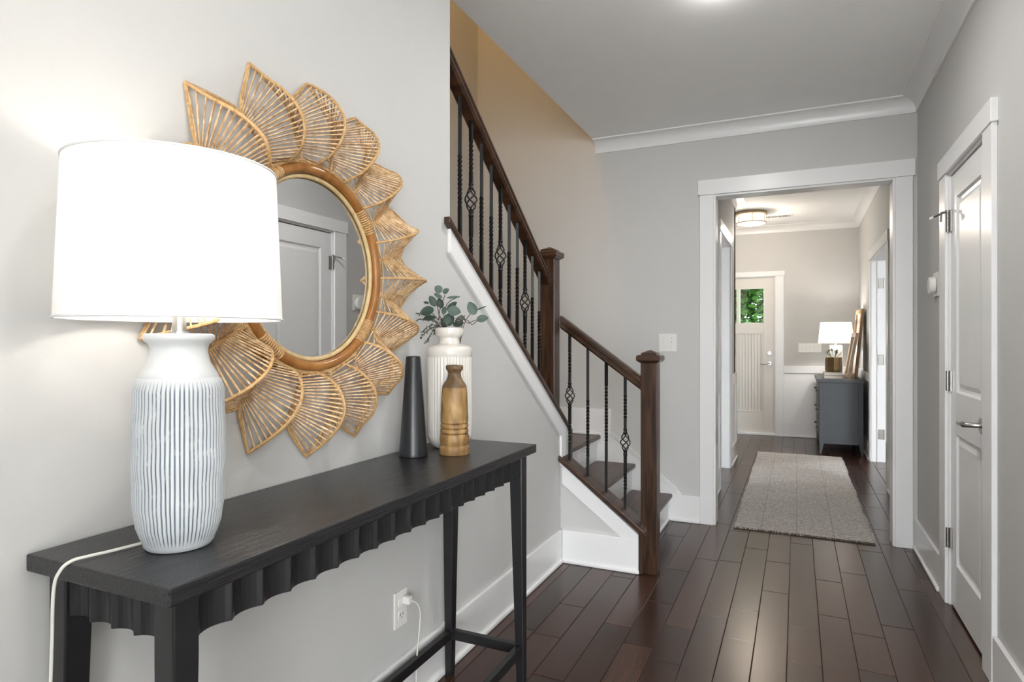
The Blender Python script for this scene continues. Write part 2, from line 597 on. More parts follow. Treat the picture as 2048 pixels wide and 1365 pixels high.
S('shade_roof', B(-3.6, 3.8, -1.5, 9.25, 5.5, 5.62), M['bark'], 'roof added out of view to keep the sun off the tree', 'shade_roof')  # unseen slab, added so its shadow covers the front tree
S('wall_left', MB().prism([(-3.75, 0), (3.245, 0), (3.245, 0.53), (3.36, 0.53), (3.36, 0.722), (2.04, 1.645), (2.04, 2.80), (-3.75, 2.80)], 'X', -1.313, XL),
  M['wall'], 'pale greige wall behind the mirror, dropping along the stairs', 'wall')
S('wall_shade_stub', B(XL, -0.15, -0.80, -0.68, 0, HC), M['wall'], 'short wall stub added behind the camera to shade the left wall', 'wall')  # added stub, blocks rear daylight from the near left wall
S('wall_far', MB().prism([(-2.45, 0), (-0.5, 0), (-0.5, 2.19), (0.53, 2.19), (0.53, 0), (0.86, 0), (0.86, 2.85), (-1.313, 2.85), (-1.313, 5.45), (-2.45, 5.45)], 'Y', YF, YB),
  M['wall'], 'greige wall with the wide white cased opening to the foyer', 'wall')
S('wall_right', MB().prism([(1.0, 0), (2.83, 0), (2.83, 1.995), (3.47, 1.995), (3.47, 0), (YF, 0), (YF, 2.8), (1.0, 2.8)], 'X', XR, XR + 0.12),
  M['wall'], 'greige wall on the right with the closet door', 'wall')
S('wall_light_block', B(XR + 0.22, XR + 0.24, 2.6, 3.8, 0, 2.65), M['wall'], 'unlit wall added behind the closet door to keep its gaps dark', 'wall')  # unseen panel, added to stop sky light leaking round the door
S('wall_stair', B(-2.40, -2.27, -1.3, YF, 0, 5.45), M['wall'], 'stairwell side wall glowing warm behind the handrail', 'wall')
S('wall_stair_rear', B(-2.4, -1.2, -1.4, -1.3, 0, 5.45), M['wall'], 'rear wall of the stairwell', 'wall')
S('wall_upper', B(-1.313, -1.2, -1.3, YF, HC + 0.2, 5.45), M['wall'], 'upper storey wall above the hall ceiling edge', 'wall')
S('wall_living', B(XR + 0.12, 3.57, 1.0, 1.12, 0, 2.8), M['wall'], 'wall of the room behind the camera', 'wall')
S('wall_living_side', B(3.45, 3.57, -3.75, 1.1, 0, 2.8), M['wall'], 'side wall of the room behind the camera', 'wall')
S('wall_rear', MB().prism([(-1.3, 0), (-1.0, 0), (-1.0, 2.45), (3.2, 2.45), (3.2, 0), (3.57, 0), (3.57, 2.8), (-1.3, 2.8)], 'Y', -3.75, -3.6),
  M['wall'], 'rear wall with a wide opening added to let in daylight', 'wall')

S('wall_foyer_left', MB().prism([(YB, 0), (5.45, 0), (5.45, 2.13), (6.29, 2.13), (6.29, 0), (FLE, 0), (FLE, 2.75), (YB, 2.75)], 'X', FXL - 0.12, FXL),
  M['wall'], 'foyer wall on the left with a cased opening', 'wall')
S('wall_foyer_return', B(-3.3, FXL, FLE - 0.12, FLE, 0, 2.75), M['wall'], 'foyer wall turning left beside the front door', 'wall')
S('wall_foyer_right', MB().prism([(YB, 0), (5.95, 0), (5.95, 2.04), (7.24, 2.04), (7.24, 0), (YE, 0), (YE, 2.75), (YB, 2.75)], 'X', FXR, FXR + 0.12),
  M['wall'], 'foyer wall on the right with a doorway near the dresser', 'wall')
S('wall_end', MB().prism([(-3.3, 0), (-1.17, 0), (-1.17, 2.06), (-0.25, 2.06), (-0.25, 0), (3.3, 0), (3.3, 2.75), (-3.3, 2.75)], 'Y', YE, YE + 0.15),
  M['wall'], 'end wall of the foyer around the front door', 'wall')
S('wall_dining_side', B(-3.4, -3.28, 4.3, 9.0, 0, 2.75), M['wall'], 'side wall of the room left of the foyer', 'wall')
S('wall_study_side', MB().prism([(4.4, 0), (8.0, 0), (8.0, 2.2), (8.5, 2.2), (8.5, 0), (9.0, 0), (9.0, 2.75), (4.4, 2.75)], 'X', 3.2, 3.32),
  M['wall'], 'window wall of the room right of the foyer', 'wall')

# ------------------------------------------------------------------ baseboards
BH, BT = 0.178, 0.016


def baseboard(name, segs, label):
    """segs: list of (x0,y0,x1,y1, nx, ny) runs with the outward normal"""
    e = empty(name, (segs[0][0], segs[0][1], 0), label, 'baseboard', kind='structure')
    for (x0, y0, x1, y1, nx, ny) in segs:
        def bx(t, z0, z1):
            xa, xb = sorted((x0, x1)); ya, yb = sorted((y0, y1))
            if nx: xa, xb = sorted((x0, x0 + nx * t))
            if ny: ya, yb = sorted((y0, y0 + ny * t))
            return B(xa, xb, ya, yb, z0, z1)
        build(bx(BT, 0, BH), 'board', M['trim'], e, bevel=0.003)
        build(bx(BT + 0.012, 0, 0.02), 'shoe_moulding', M['trim'], e, bevel=0.006)
    return e


baseboard('baseboard_left', [(XL, -0.68, XL, 3.231, 1, 0)], 'tall white baseboard along the wall behind the console table')
baseboard('baseboard_stair_front', [(XL + BT, 3.247, -0.748, 3.247, 0, -1)], 'tall white baseboard across the end of the stairs')
baseboard('baseboard_far', [(-0.79, YF, -0.589, YF, 0, -1)], 'short white baseboard between the stairs and the cased opening')
baseboard('baseboard_right', [(XR, 3.608, XR, YF, -1, 0), (XR, 1.0, XR, 2.70, -1, 0)], 'white baseboard on the right wall beside the closet door')
baseboard('baseboard_foyer_left', [(FXL, YB + 0.02, FXL, 5.36, 1, 0), (FXL, 6.38, FXL, FLE, 1, 0)], 'white baseboard along the left foyer wall')
baseboard('baseboard_foyer_right', [(FXR, YB + 0.02, FXR, 5.86, -1, 0), (FXR, 7.33, FXR, YE, -1, 0)], 'white baseboard along the right foyer wall')
baseboard('baseboard_end', [(-0.154, YE, FXR, YE, 0, -1)], 'white baseboard at the foyer end under the wainscot')


# ------------------------------------------------------------------ crown mouldings (cove profile)
def cove(dn, out, n=8):
    pts = [(0, 0), (0, -dn), (0.010, -dn)]
    for i in range(n + 1):
        a = (PI / 2) * i / n
        pts.append((0.010 + (out - 0.018) * (1 - math.cos(a)), -dn + 0.012 + (dn - 0.022) * math.sin(a)))
    pts += [(out, -0.008), (out, 0)]
    return pts


def crown(name, runs, zc, dn, out, label):
    e = empty(name, (runs[0][0], runs[0][1], zc), label, 'crown moulding', kind='structure')
    for (x0, y0, x1, y1, nx, ny, m0, m1) in runs:
        d = Vector((x1 - x0, y1 - y0, 0)).normalized()
        rows = []
        prof = cove(dn, out)
        for (px, py, mt) in ((x0, y0, m0), (x1, y1, -m1)):
            rows.append([(px + nx * o + d.x * o * mt, py + ny * o + d.y * o * mt, zc + z) for o, z in prof])
        mb = MB()
        n = len(prof)
        vs = rows[0] + rows[1]
        fs = [(i, (i + 1) % n, (i + 1) % n + n, i + n) for i in range(n)] + [tuple(range(n - 1, -1, -1)), tuple(range(n, 2 * n))]
        mb._add(vs, fs)
        build(mb, 'moulding', M['trim'], e, smooth=True)
    return e


crown('trim_1', [(-1.313, YF, XR, YF, 0, -1, 0, 1), (XR, 1.0, XR, YF, -1, 0, 0, 1)], HC, 0.088, 0.082, 'white cove crown moulding around the hall ceiling')
crown('trim_2', [(FXL, YB, FXL, FLE, 1, 0, 0, -1), (-3.2, YE, FXR, YE, 0, -1, 0, 1), (FXR, YB, FXR, YE, -1, 0, 0, 1), (FXL, FLE, -3.2, FLE, 0, 1, -1, 0)],
      FC, 0.088, 0.09, 'white cove crown moulding around the foyer ceiling')


# ------------------------------------------------------------------ casings
def casing(name, label, axis, face, nrm, a0, a1, ztop, w=0.089, hw=0.10, depth=0.125, ear=0.012, jamb=True, legs=(True, True)):
    """opening a0..a1 along the wall; face coordinate; nrm +-1 outward; jamb lines run into the wall"""
    e = empty(name, ((a0 if axis == 'Y' else face), (face if axis == 'Y' else a0), 0), label, 'door casing', kind='structure')

    def bx(u0, u1, d0, d1, z0, z1):
        d0, d1 = sorted((face + nrm * d0, face + nrm * d1))
        return B(u0, u1, d0, d1, z0, z1) if axis == 'Y' else B(d0, d1, u0, u1, z0, z1)
    if legs[0]: build(bx(a0 - w, a0, 0, 0.018, 0, ztop), 'casing_leg', M['trim'], e, bevel=0.0025)
    if legs[1]: build(bx(a1, a1 + w, 0, 0.018, 0, ztop), 'casing_leg', M['trim'], e, bevel=0.0025)
    build(bx(a0 - w - ear, a1 + w + ear, 0, 0.024, ztop, ztop + hw), 'casing_head', M['trim'], e, bevel=0.0025)
    if jamb:
        t = 0.012
        build(bx(a0 - 0.002, a0 + t, -depth, 0.006, 0, ztop), 'jamb', M['trim'], e, bevel=0.002)
        build(bx(a1 - t, a1 + 0.002, -depth, 0.006, 0, ztop), 'jamb', M['trim'], e, bevel=0.002)
        build(bx(a0 + t, a1 - t, -depth, 0.006, ztop - t, ztop + 0.002), 'head_jamb', M['trim'], e, bevel=0.002)
    return e


casing('trim_3', 'wide white casing of the opening from the hall to the foyer', 'Y', YF, -1, -0.5, 0.53, 2.19)
casing('trim_4', 'white casing around the closet door on the right wall', 'X', XR, -1, 2.83, 3.47, 1.995, w=0.125, hw=0.085, jamb=True, depth=0.12)
casing('trim_5', 'white casing of the opening in the left foyer wall', 'X', FXL, 1, 5.45, 6.29, 2.13, depth=0.12)
casing('trim_6', 'white casing of the doorway beside the grey dresser', 'X', FXR, -1, 5.95, 7.24, 2.04, depth=0.12, hw=0.09)
casing('trim_7', 'white casing around the front door', 'Y', YE, -1, -1.17, -0.25, 2.055, w=0.10, hw=0.065, depth=0.14)

# wainscot rails in the foyer
for nm, lab, bxs in (
        ('trim_8', 'white wainscot below the chair rail at the foyer end', [('rail', B(-0.15, FXR, YE - 0.02, YE, 0.813, 0.903)), ('wainscot_panel', B(-0.15, FXR, YE - 0.006, YE, 0.178, 0.813))]),
        ('trim_9', 'white wainscot on the left foyer wall', [('rail', B(FXL, FXL + 0.02, YB, 5.36, 0.80, 0.89)), ('rail', B(FXL, FXL + 0.02, 6.38, FLE, 0.80, 0.89)),
                                                          ('wainscot_panel', B(FXL, FXL + 0.006, YB, 5.36, 0.178, 0.80)), ('wainscot_panel', B(FXL, FXL + 0.006, 6.38, FLE, 0.178, 0.80)), ('stile', B(FXL, FXL + 0.02, FLE - 0.09, FLE, 0.178, 0.80))]),
        ('trim_10', 'white wainscot on the right foyer wall', [('rail', B(FXR - 0.02, FXR, YB, 5.86, 0.80, 0.89)), ('rail', B(FXR - 0.02, FXR, 7.33, YE, 0.80, 0.89)),
                                                           ('wainscot_panel', B(FXR - 0.006, FXR, YB, 5.86, 0.178, 0.80)), ('wainscot_panel', B(FXR - 0.006, FXR, 7.33, YE, 0.178, 0.80)), ('stile', B(FXR - 0.02, FXR, 5.77, 5.86, 0.178, 0.80))])):
    e = empty(nm, (FXL, YE, 0.8), lab, 'wainscot', kind='structure')
    e.location = bxs[0][1].v[0]
    for nn, mb in bxs:
        build(mb, nn, M['trim'], e, bevel=0.003)


# ------------------------------------------------------------------ doors
def panel_slab(mb_frame, a0, a1, z0, z1, holes, face, back, axis, nrm):
    """stiles and rails around rectangular holes (same width holes, bottom to top)"""
    pass


def door_closet():
    e = empty('door_1', (XR + 0.02, 3.15, 0), 'white two-panel closet door with nickel lever on the right wall', 'door', kind='structure')
    y0, y1, z0, z1 = 2.846, 3.454, 0.012, 1.977
    xf, xb = XR + 0.004, XR + 0.039
    py0, py1 = 2.945, 3.352
    P = [(0.215, 0.80), (0.99, 1.865)]
    slab = MB()
    # stiles and rails as one closed frame polygon with the panels set back
    build(B(xf, xb, y0, py0, z0, z1), 'stile', M['trim'], e, bevel=0.002)
    build(B(xf, xb, py1, y1, z0, z1), 'stile', M['trim'], e, bevel=0.002)
    for a, b in ((z0, P[0][0]), (P[0][1], P[1][0]), (P[1][1], z1)):
        build(B(xf, xb, py0, py1, a, b), 'rail', M['trim'], e, bevel=0.002)
    for (a, b) in P:
        # bevelled recess and raised field
        def ring(yA, yB, zA, zB, xx):
            return [(xx, yA, zA), (xx, yB, zA), (xx, yB, zB), (xx, yA, zB)]
        rings = [ring(py0, py1, a, b, xf), ring(py0 + 0.008, py1 - 0.008, a + 0.008, b - 0.008, xf + 0.010),
                 ring(py0 + 0.020, py1 - 0.020, a + 0.020, b - 0.020, xf + 0.012), ring(py0 + 0.040, py1 - 0.040, a + 0.040, b - 0.040, xf + 0.004),
                 ring(py0 + 0.048, py1 - 0.048, a + 0.048, b - 0.048, xf + 0.004)]
        mb = MB()
        vs = [p for r in rings for p in r]
        fs = []
        for i in range(len(rings) - 1):
            for k in range(4):
                k2 = (k + 1) % 4
                fs.append((i * 4 + k, (i + 1) * 4 + k, (i + 1) * 4 + k2, i * 4 + k2))
        L4 = (len(rings) - 1) * 4
        fs.append((L4, L4 + 3, L4 + 2, L4 + 1))
        mb._add(vs, fs)
        build(mb, 'panel', M['trim'], e)
    # door stop behind the slab edge closes the gap
    build(B(xb, xb + 0.012, y0 - 0.02, y1 + 0.02, 0, 1.99), 'door_stop', M['trim'], e)
    for i, z in enumerate((0.31, 1.035, 1.77)):
        h = MB()
        for k in range(3):
            h.cyl((XR - 0.009, 3.457, z - 0.045 + k * 0.031), (XR - 0.009, 3.457, z - 0.045 + k * 0.031 + 0.029), 0.0075, n=12)
        h.box(XR - 0.003, XR + 0.003, 3.43, 3.478, z - 0.045, z + 0.047)
        hg = build(h, 'hinge', M['nickel'], e, smooth=True)
        if i == 2:
            st = MB()
            st.cyl((XR - 0.009, 3.457, z + 0.046), (XR - 0.009, 3.457, z + 0.056), 0.011, n=12)
            st.tube([(XR - 0.009, 3.457, z + 0.05), (XR - 0.030, 3.47, z + 0.045), (XR - 0.055, 3.50, z + 0.035)], 0.005, 8)
            st.tube([(XR - 0.009, 3.457, z + 0.05), (XR - 0.035, 3.45, z + 0.045), (XR - 0.038, 3.44, z + 0.002)], 0.005, 8)
            build(st, 'hinge_stop', M['nickel'], hg, smooth=True)
            rb = MB().cyl((XR - 0.055, 3.50, z + 0.035), (XR - 0.066, 3.515, z + 0.030), 0.008, n=10)
            build(rb, 'rubber_bumper', M['plastic'], hg, smooth=True)
    hz, hy = 0.897, 2.90
    lv = MB().cyl((xf, hy, hz), (xf - 0.012, hy, hz), 0.031, n=24)
    h0 = build(lv, 'door_handle', M['nickel'], e, smooth=True, bevel=0.002)
    lever = MB().tube([(xf - 0.008, hy, hz), (xf - 0.052, hy, hz), (xf - 0.062, hy + 0.012, hz), (xf - 0.062, hy + 0.055, hz + 0.003), (xf - 0.058, hy + 0.105, hz - 0.004)], [0.011, 0.010, 0.011, 0.009, 0.011], 12)
    build(lever, 'lever', M['nickel'], h0, smooth=True)


door_closet()


def door_front():
    e = empty('door_2', (-0.71, YE + 0.05, 0), 'cream front door with four small glass lites at the foyer end', 'door', kind='structure')
    x0, x1, z0, z1 = -1.158, -0.262, 0.03, 2.043
    yf, yb = YE + 0.012, YE + 0.055
    wx0, wx1, wz0, wz1 = -1.028, -0.392, 1.456, 1.903
    px0, px1, pz0, pz1 = -1.02, -0.395, 0.29, 1.33
    m = M['door_front']
    build(B(x0, wx0, yf, yb, z0, z1), 'stile', m, e, bevel=0.002)
    build(B(wx1, x1, yf, yb, z0, z1), 'stile', m, e, bevel=0.002)
    for a, b in ((z0, pz0), (pz1, wz0), (wz1, z1)):
        build(B(wx0, wx1, yf, yb, a, b), 'rail', m, e, bevel=0.002)
    xs = [wx0, (wx0 + 2 * wx1) / 3 - 0.0, wx1]
    mun = [-0.70, -0.392]
    for xm in (-0.70,):
        build(B(xm - 0.022, xm + 0.022, yf + 0.004, yb - 0.004, wz0, wz1), 'muntin', m, e, bevel=0.002)
    for a, b in ((wx0, -0.722), (-0.678, wx1)):
        build(B(a, b, yf + 0.018, yf + 0.024, wz0, wz1), 'pane', M['glass'], e)
    # beadboard lower panel: narrow vertical boards
    n = 17
    wd = (px1 - px0 + 0.02) / n
    for i in range(n):
        a = wx0 + i * (wx1 - wx0) / n
        b = wx0 + (i + 1) * (wx1 - wx0) / n
        build(B(a + 0.001, b - 0.001, yf + 0.010, yb - 0.008, pz0, pz1), 'bead_board', m, e, bevel=0.002, seg=1)
    build(B(wx0, wx1, yb - 0.010, yb, pz0, pz1), 'panel_back', m, e)
    fr = [B(wx0, wx1, yf - 0.0, yf + 0.014, pz1 - 0.02, pz1), B(wx0, wx1, yf, yf + 0.014, pz0, pz0 + 0.02), B(wx1 - 0.02, wx1, yf, yf + 0.014, pz0 + 0.02, pz1 - 0.02), B(wx0, wx0 + 0.02, yf, yf + 0.014, pz0 + 0.02, pz1 - 0.02)]
    for f in fr:
        build(f, 'panel_moulding', m, e, bevel=0.005)
    for z, r in ((1.062, 0.03), (0.93, 0.03)):
        h = build(MB().cyl((-0.32, yf, z), (-0.32, yf - 0.016, z), r, n=20), 'deadbolt' if z > 1 else 'door_handle', M['nickel'], e, smooth=True, bevel=0.003)
        if z < 1:
            build(MB().tube([(-0.32, yf - 0.01, z), (-0.32, yf - 0.05, z), (-0.34, yf - 0.058, z), (-0.40, yf - 0.055, z - 0.01), (-0.43, yf - 0.05, z - 0.004)], [0.009, 0.009, 0.009, 0.007, 0.006], 10), 'lever', M['nickel'], h, smooth=True)
        else:
            build(MB().cyl((-0.32, yf - 0.016, z), (-0.32, yf - 0.026, z), 0.018, n=16), 'thumb_turn', M['nickel'], h, smooth=True)
    for z in (1.062, 0.93, 1.8):
        build(B(-0.264, -0.258, yf - 0.004, yf + 0.02, z - 0.04, z + 0.04), 'strike_plate', M['nickel'], e)
    build(B(-1.17, -0.25, YE - 0.02, YE + 0.15, 0, 0.028), 'threshold', M['trim'], e, bevel=0.004)


door_front()
# hinges left on the empty doorway jamb beside the dresser
hd = empty('door_3', (0.76, 7.23, 0), 'open doorway jamb with satin hinges right of the dresser', 'door jamb', kind='structure')
for z in (1.80, 1.03, 0.28):
    build(B(0.745, 0.792, 7.222, 7.228, z - 0.05, z + 0.05), 'hinge_leaf', M['nickel'], hd, bevel=0.002)
    build(MB().cyl((0.797, 7.220, z - 0.05), (0.797, 7.220, z + 0.05), 0.006, n=10), 'hinge_pin', M['nickel'], hd, smooth=True)
build(B(0.735, 0.74, 7.215, 7.228, 0, 2.02), 'door_stop', M['trim'], hd, bevel=0.002)

# bars of the rear opening, added for its daylight, and the side room window
wr = empty('added_rear_window', (1.1, -3.68, 0), 'wide opening added behind the camera to let daylight into the hall', 'window', kind='structure')
for xx in (-1.0, 0.4, 1.8, 3.15):
    build(B(xx, xx + 0.05, -3.70, -3.65, 0, 2.45), 'mullion', M['trim'], wr)
ws = empty('window_2', (3.26, 8.25, 0), 'tall glazed opening of the side room', 'window', kind='structure')
for yy in (8.0, 8.45):
    build(B(3.23, 3.28, yy, yy + 0.05, 0, 2.2), 'mullion', M['trim'], ws)

# ------------------------------------------------------------------ staircase
st = empty('staircase', (-1.2, 3.7, 0), 'turned staircase with dark oak rails, iron balusters and white risers', 'staircase')
# lower wall end under the first steps
S('wall_stair_front', MB().prism([(XL, 0), (-0.735, 0), (-0.735, 0.188), (XL, 0.545)], 'Y', 3.247, 3.325), M['wall'], 'small greige triangle wall under the bottom steps', 'wall')
RISE, RUN = 0.183, 0.2515
for i in range(2):
    xn = -0.767 - i * RUN
    zt = RISE * (i + 1)
    build(B(xn - RUN - 0.03, xn, 3.325, YF - 0.014, zt - 0.028, zt), 'tread', M['stairwood_x'], st, bevel=0.009, seg=3)
    build(B(xn - 0.045, xn - 0.028, 3.325, YF - 0.014, RISE * i, zt - 0.028), 'riser', M['trim'], st)
    build(B(xn - 0.03, xn - 0.014, 3.325, YF - 0.014, zt - 0.046, zt - 0.028), 'scotia', M['trim'], st, bevel=0.004) if i > 5 else None
build(B(-0.80, -0.783, 3.325, YF - 0.014, 0, 0.02), 'shoe_moulding', M['trim'], st, bevel=0.005)
build(B(-2.27, -1.27, 3.365, YF - 0.014, 0.549 - 0.028, 0.549), 'landing', M['stairwood_x'], st, bevel=0.009, seg=3)
build(B(-2.27, -1.315, 3.2, 3.364, 0.549 - 0.028, 0.549), 'landing', M['stairwood_x'], st)
build(B(-1.315, -1.298, 3.365, YF - 0.014, 0.366, 0.521), 'riser', M['trim'], st)
for i in range(9):
    yn = 3.2 - i * 0.25
    zt = 0.549 + RISE * (i + 1)
    build(B(-2.268, -1.315, yn - 0.28, yn, zt - 0.028, zt), 'tread', M['stairwood_x'], st, bevel=0.008)
    build(B(-2.268, -1.315, yn - 0.045, yn - 0.03, zt - RISE, zt - 0.028), 'riser', M['trim'], st)

# skirt boards
build(MB().prism([(2.022, 1.552), (2.022, 1.645), (2.04, 1.645), (3.362, 0.722), (3.362, 0.53), (3.236, 0.53), (3.236, 0.695)], 'X', XL, XL + 0.014), 'skirt_board', M['trim'], st, bevel=0.002)
build(B(-1.313, XL + 0.014, 3.36, 3.372, 0.53, 0.722), 'skirt_end', M['trim'], st)
build(MB().prism([(XL + 0.014, 0.432), (XL + 0.014, 0.540), (-0.738, 0.188), (-0.738, 0.172), (-0.838, 0.172)], 'Y', 3.235, 3.247), 'skirt_board', M['trim'], st, bevel=0.002)
# stepped base along the far wall
build(MB().prism([(-0.71, 0), (-0.71, 0.185), (-0.745, 0.220), (-1.195, 0.575), (-1.195, 0.735), (-2.27, 0.735), (-2.27, 0)], 'Y', YF - 0.014, YF), 'skirt_board', M['trim'], st, bevel=0.002)
for off, th, yy in ((0.0, 0.010, 0.026), (0.012, 0.022, 0.020)):
    a, b = (-0.735, 0.222 - off), (-1.196, 0.585 - off)
    build(MB().prism([a, b, (b[0], b[1] - th), (a[0], a[1] - th)], 'Y', YF - yy, YF - 0.012), 'skirt_moulding', M['trim'], st, bevel=0.002)
build(B(-1.212, -1.196, YF - 0.022, YF - 0.012, 0.55, 0.735), 'skirt_moulding', M['trim'], st, bevel=0.002)
build(B(-2.27, -1.27, YF - 0.024, YF - 0.012, 0.549, 0.566), 'shoe_moulding', M['trim'], st, bevel=0.004)

# caps (shoe rails) under the balusters
CAP_S = 0.6985
capz = lambda y: 1.667 - CAP_S * (y - 2.022)            # upper cap, top surface
build(MB().prism([(1.998, capz(1.998)), (1.998, capz(1.998) - 0.026), (3.372, capz(3.372) - 0.026), (3.372, capz(3.372))], 'X', -1.335, XL + 0.026), 'shoe_rail', M['stairwood_r'], st, bevel=0.004)
build(B(-1.335, XL + 0.026, 3.360, 3.382, 0.545, capz(3.372) - 0.006), 'shoe_rail_end', M['stairwood'], st, bevel=0.003)
lowz = lambda x: 0.557 + 0.757 * (-1.151 - x)           # lower cap, top surface
build(MB().prism([(XL + 0.03 - 0.03, lowz(XL)), (XL, lowz(XL) - 0.03), (-0.716, lowz(-0.716) - 0.03), (-0.716, lowz(-0.716))], 'Y', 3.212, 3.345), 'shoe_rail', M['stairwood_r'], st, bevel=0.004)
build(B(-0.752, -0.734, 3.226, 3.262, 0, lowz(-0.74) - 0.03), 'newel_trim', M['stairwood'], st, bevel=0.003)


def newel(cx, cy, z0, z1, s=0.0425):
    n = build(B(cx - s, cx + s, cy - s, cy + s, z0, z1), 'newel_post', M['stairwood'], st, bevel=0.003)
    c = MB()
    prof = [(s + 0.004, 0), (s + 0.012, 0.006), (s + 0.020, 0.012), (s + 0.020, 0.034), (s + 0.013, 0.040), (s - 0.002, 0.040), (s - 0.002, 0.050), (0.004, 0.066)]
    vs, fs = [], []
    for r, z in prof:
        vs += [(cx - r, cy - r, z1 + z), (cx + r, cy - r, z1 + z), (cx + r, cy + r, z1 + z), (cx - r, cy + r, z1 + z)]
    for i in range(len(prof) - 1):
        for k in range(4):
            fs.append((i * 4 + k, i * 4 + (k + 1) % 4, i * 4 + 4 + (k + 1) % 4, i * 4 + 4 + k))
    fs.append((3, 2, 1, 0))
    L4 = (len(prof) - 1) * 4
    fs.append((L4, L4 + 1, L4 + 2, L4 + 3))
    c._add(vs, fs)
    build(c, 'newel_cap', M['stairwood_r'], n, bevel=0.002)


newel(-0.703, 3.2895, 0, 1.106)
newel(-1.240, 3.2095, 0.70, 1.672)


# handrails: moulded profile swept between two points
def handrail(p0, p1, side, w=0.03, h=0.058):
    p0, p1, side = Vector(p0), Vector(p1), Vector(side)
    prof = [(-w, 0.012), (-w, 0.024), (-w * 0.82, 0.028), (-w * 0.82, 0.036), (-w, 0.042), (-w, h - 0.010), (-w * 0.75, h - 0.002), (0, h),
            (w * 0.75, h - 0.002), (w, h - 0.010), (w, 0.042), (w * 0.82, 0.036), (w * 0.82, 0.028), (w, 0.024), (w, 0.012), (w * 0.7, 0), (-w * 0.7, 0)]
    mb = MB()
    n = len(prof)
    vs = [p0 + side * a + Vector((0, 0, b)) for a, b in prof] + [p1 + side * a + Vector((0, 0, b)) for a, b in prof]
    fs = [(i, (i + 1) % n, (i + 1) % n + n, i + n) for i in range(n)] + [tuple(range(n - 1, -1, -1)), tuple(range(n, 2 * n))]
    mb._add(vs, fs)
    return build(mb, 'handrail', M['stairwood_r'], st)


uz = lambda y: 2.276 - 0.732 * (y - 2.144)              # underside of upper rail
handrail((-1.253, 1.2, uz(1.2)), (-1.253, 3.172, uz(3.172)), (1, 0, 0), 0.031, 0.062)
lz = lambda x: 1.322 + 0.734 * (-1.2408 - x)            # underside of lower rail
handrail((-1.199, 3.287, lz(-1.199)), (-0.744, 3.287, lz(-0.744)), (0, 1, 0), 0.03, 0.072)


def bar(length, twists, s=0.0068):
    """square iron bar with twisted stretches (z ranges)"""
    zs = set([0.0, length])
    for a, b in twists:
        k = 0
        nst = max(4, int((b - a) / 0.0055))
        for k in range(nst + 1):
            zs.add(round(a + (b - a) * k / nst, 5))
    zs = sorted(zs)
    vs, fs, ang = [], [], PI / 4
    last = 0
    for i, z in enumerate(zs):
        if i:
            mid = (z + last) / 2
            if any(a <= mid <= b for a, b in twists):
                ang += (z - last) * 2 * PI / 0.075
        for k in range(4):
            q = ang + k * PI / 2
            vs.append((s * 1.414 * math.cos(q), s * 1.414 * math.sin(q), z))
        last = z
    for i in range(len(zs) - 1):
        for k in range(4):
            k2 = (k + 1) % 4
            fs.append((i * 4 + k, i * 4 + k2, i * 4 + 4 + k2, i * 4 + 4 + k))
    fs += [(3, 2, 1, 0), tuple(len(zs) * 4 - 4 + k for k in range(4))]
    return MB()._add(vs, fs)


def basket_mesh():
    mb = MB()
    for k in range(4):
        pts = []
        for i in range(13):
            t = i / 12
            r = 0.006 + 0.0195 * math.sin(PI * t) ** 0.8
            a = k * PI / 2 + t * 1.25 * PI
            pts.append((r * math.cos(a), r * math.sin(a), -0.046 + 0.092 * t))
        mb.tube(pts, 0.0032, 6)
    return mb


def collar_mesh():
    return MB().lathe([(0.0075, -0.013), (0.0115, -0.012), (0.0115, -0.006), (0.0088, -0.004), (0.0088, 0.004), (0.0115, 0.006), (0.0115, 0.012), (0.0075, 0.013)], 12)


bk_me = basket_mesh().mesh('basket')
cl_me = collar_mesh().mesh('collar')
for me_ in (bk_me, cl_me):
    me_.materials.append(M['iron'])
    me_.polygons.foreach_set('use_smooth', [True] * len(me_.polygons))


def baluster(x, y, z0, z1, kind, shoe_tilt=None):
    L = z1 - z0
    if kind == 'basket':
        c = 0.362
        lo = bar(c - 0.05, [(0.10, 0.21)])
        hi = bar(L - c - 0.05, [(0.07, 0.20)])
        off = c + 0.05
        lo._add([(a, b, z + off) for a, b, z in hi.v], hi.f)
        # slim core joining both halves inside the basket collar ends
        o = build(lo, 'baluster', M['iron'], st, (x, y, z0), kind=None)
        for nm, me, dz in (('basket', bk_me, c), ('collar', cl_me, c - 0.058), ('collar', cl_me, c + 0.058)):
            q = bpy.data.objects.new(nm, me)
            C.objects.link(q)
            q.parent = o
            q.location = (0, 0, dz)
    else:
        o = build(bar(L, [kind]), 'baluster', M['iron'], st, (x, y, z0))
    return o


ys = [2.224 + 0.0958 * i for i in range(10)]
for i, y in enumerate(ys):
    kd = 'basket' if i in (1, 4, 7) else (0.25, 0.46)
    baluster(-1.253, y, capz(y) - 0.004, uz(y) + 0.012, kd)
for i, xx in enumerate((-1.151, -1.0462, -0.9415, -0.8368)):
    kd = 'basket' if i in (0, 3) else ((0.10, 0.42) if i == 1 else (0.27, 0.58))
    z0, z1 = lowz(xx) - 0.003, lz(xx) + 0.012
    baluster(xx, 3.287, z0, z1, kd)


# ------------------------------------------------------------------ console table
TX0, TX1, TY0, TY1, TZ = -1.183, -0.826, 0.612, 2.010, 0.86
ct = empty('console_table', ((TX0 + TX1) / 2, (TY0 + TY1) / 2, 0), 'long black console table with a fluted apron standing under the rattan mirror', 'console table')
build(B(TX0, TX1, TY0, TY1, TZ - 0.029, TZ), 'table_top', M['table'], ct, bevel=0.003)
AX0, AX1, AY0, AY1 = TX0 + 0.018, TX1 - 0.026, TY0 + 0.026, TY1 - 0.026   # outer faces of legs
LW = 0.045


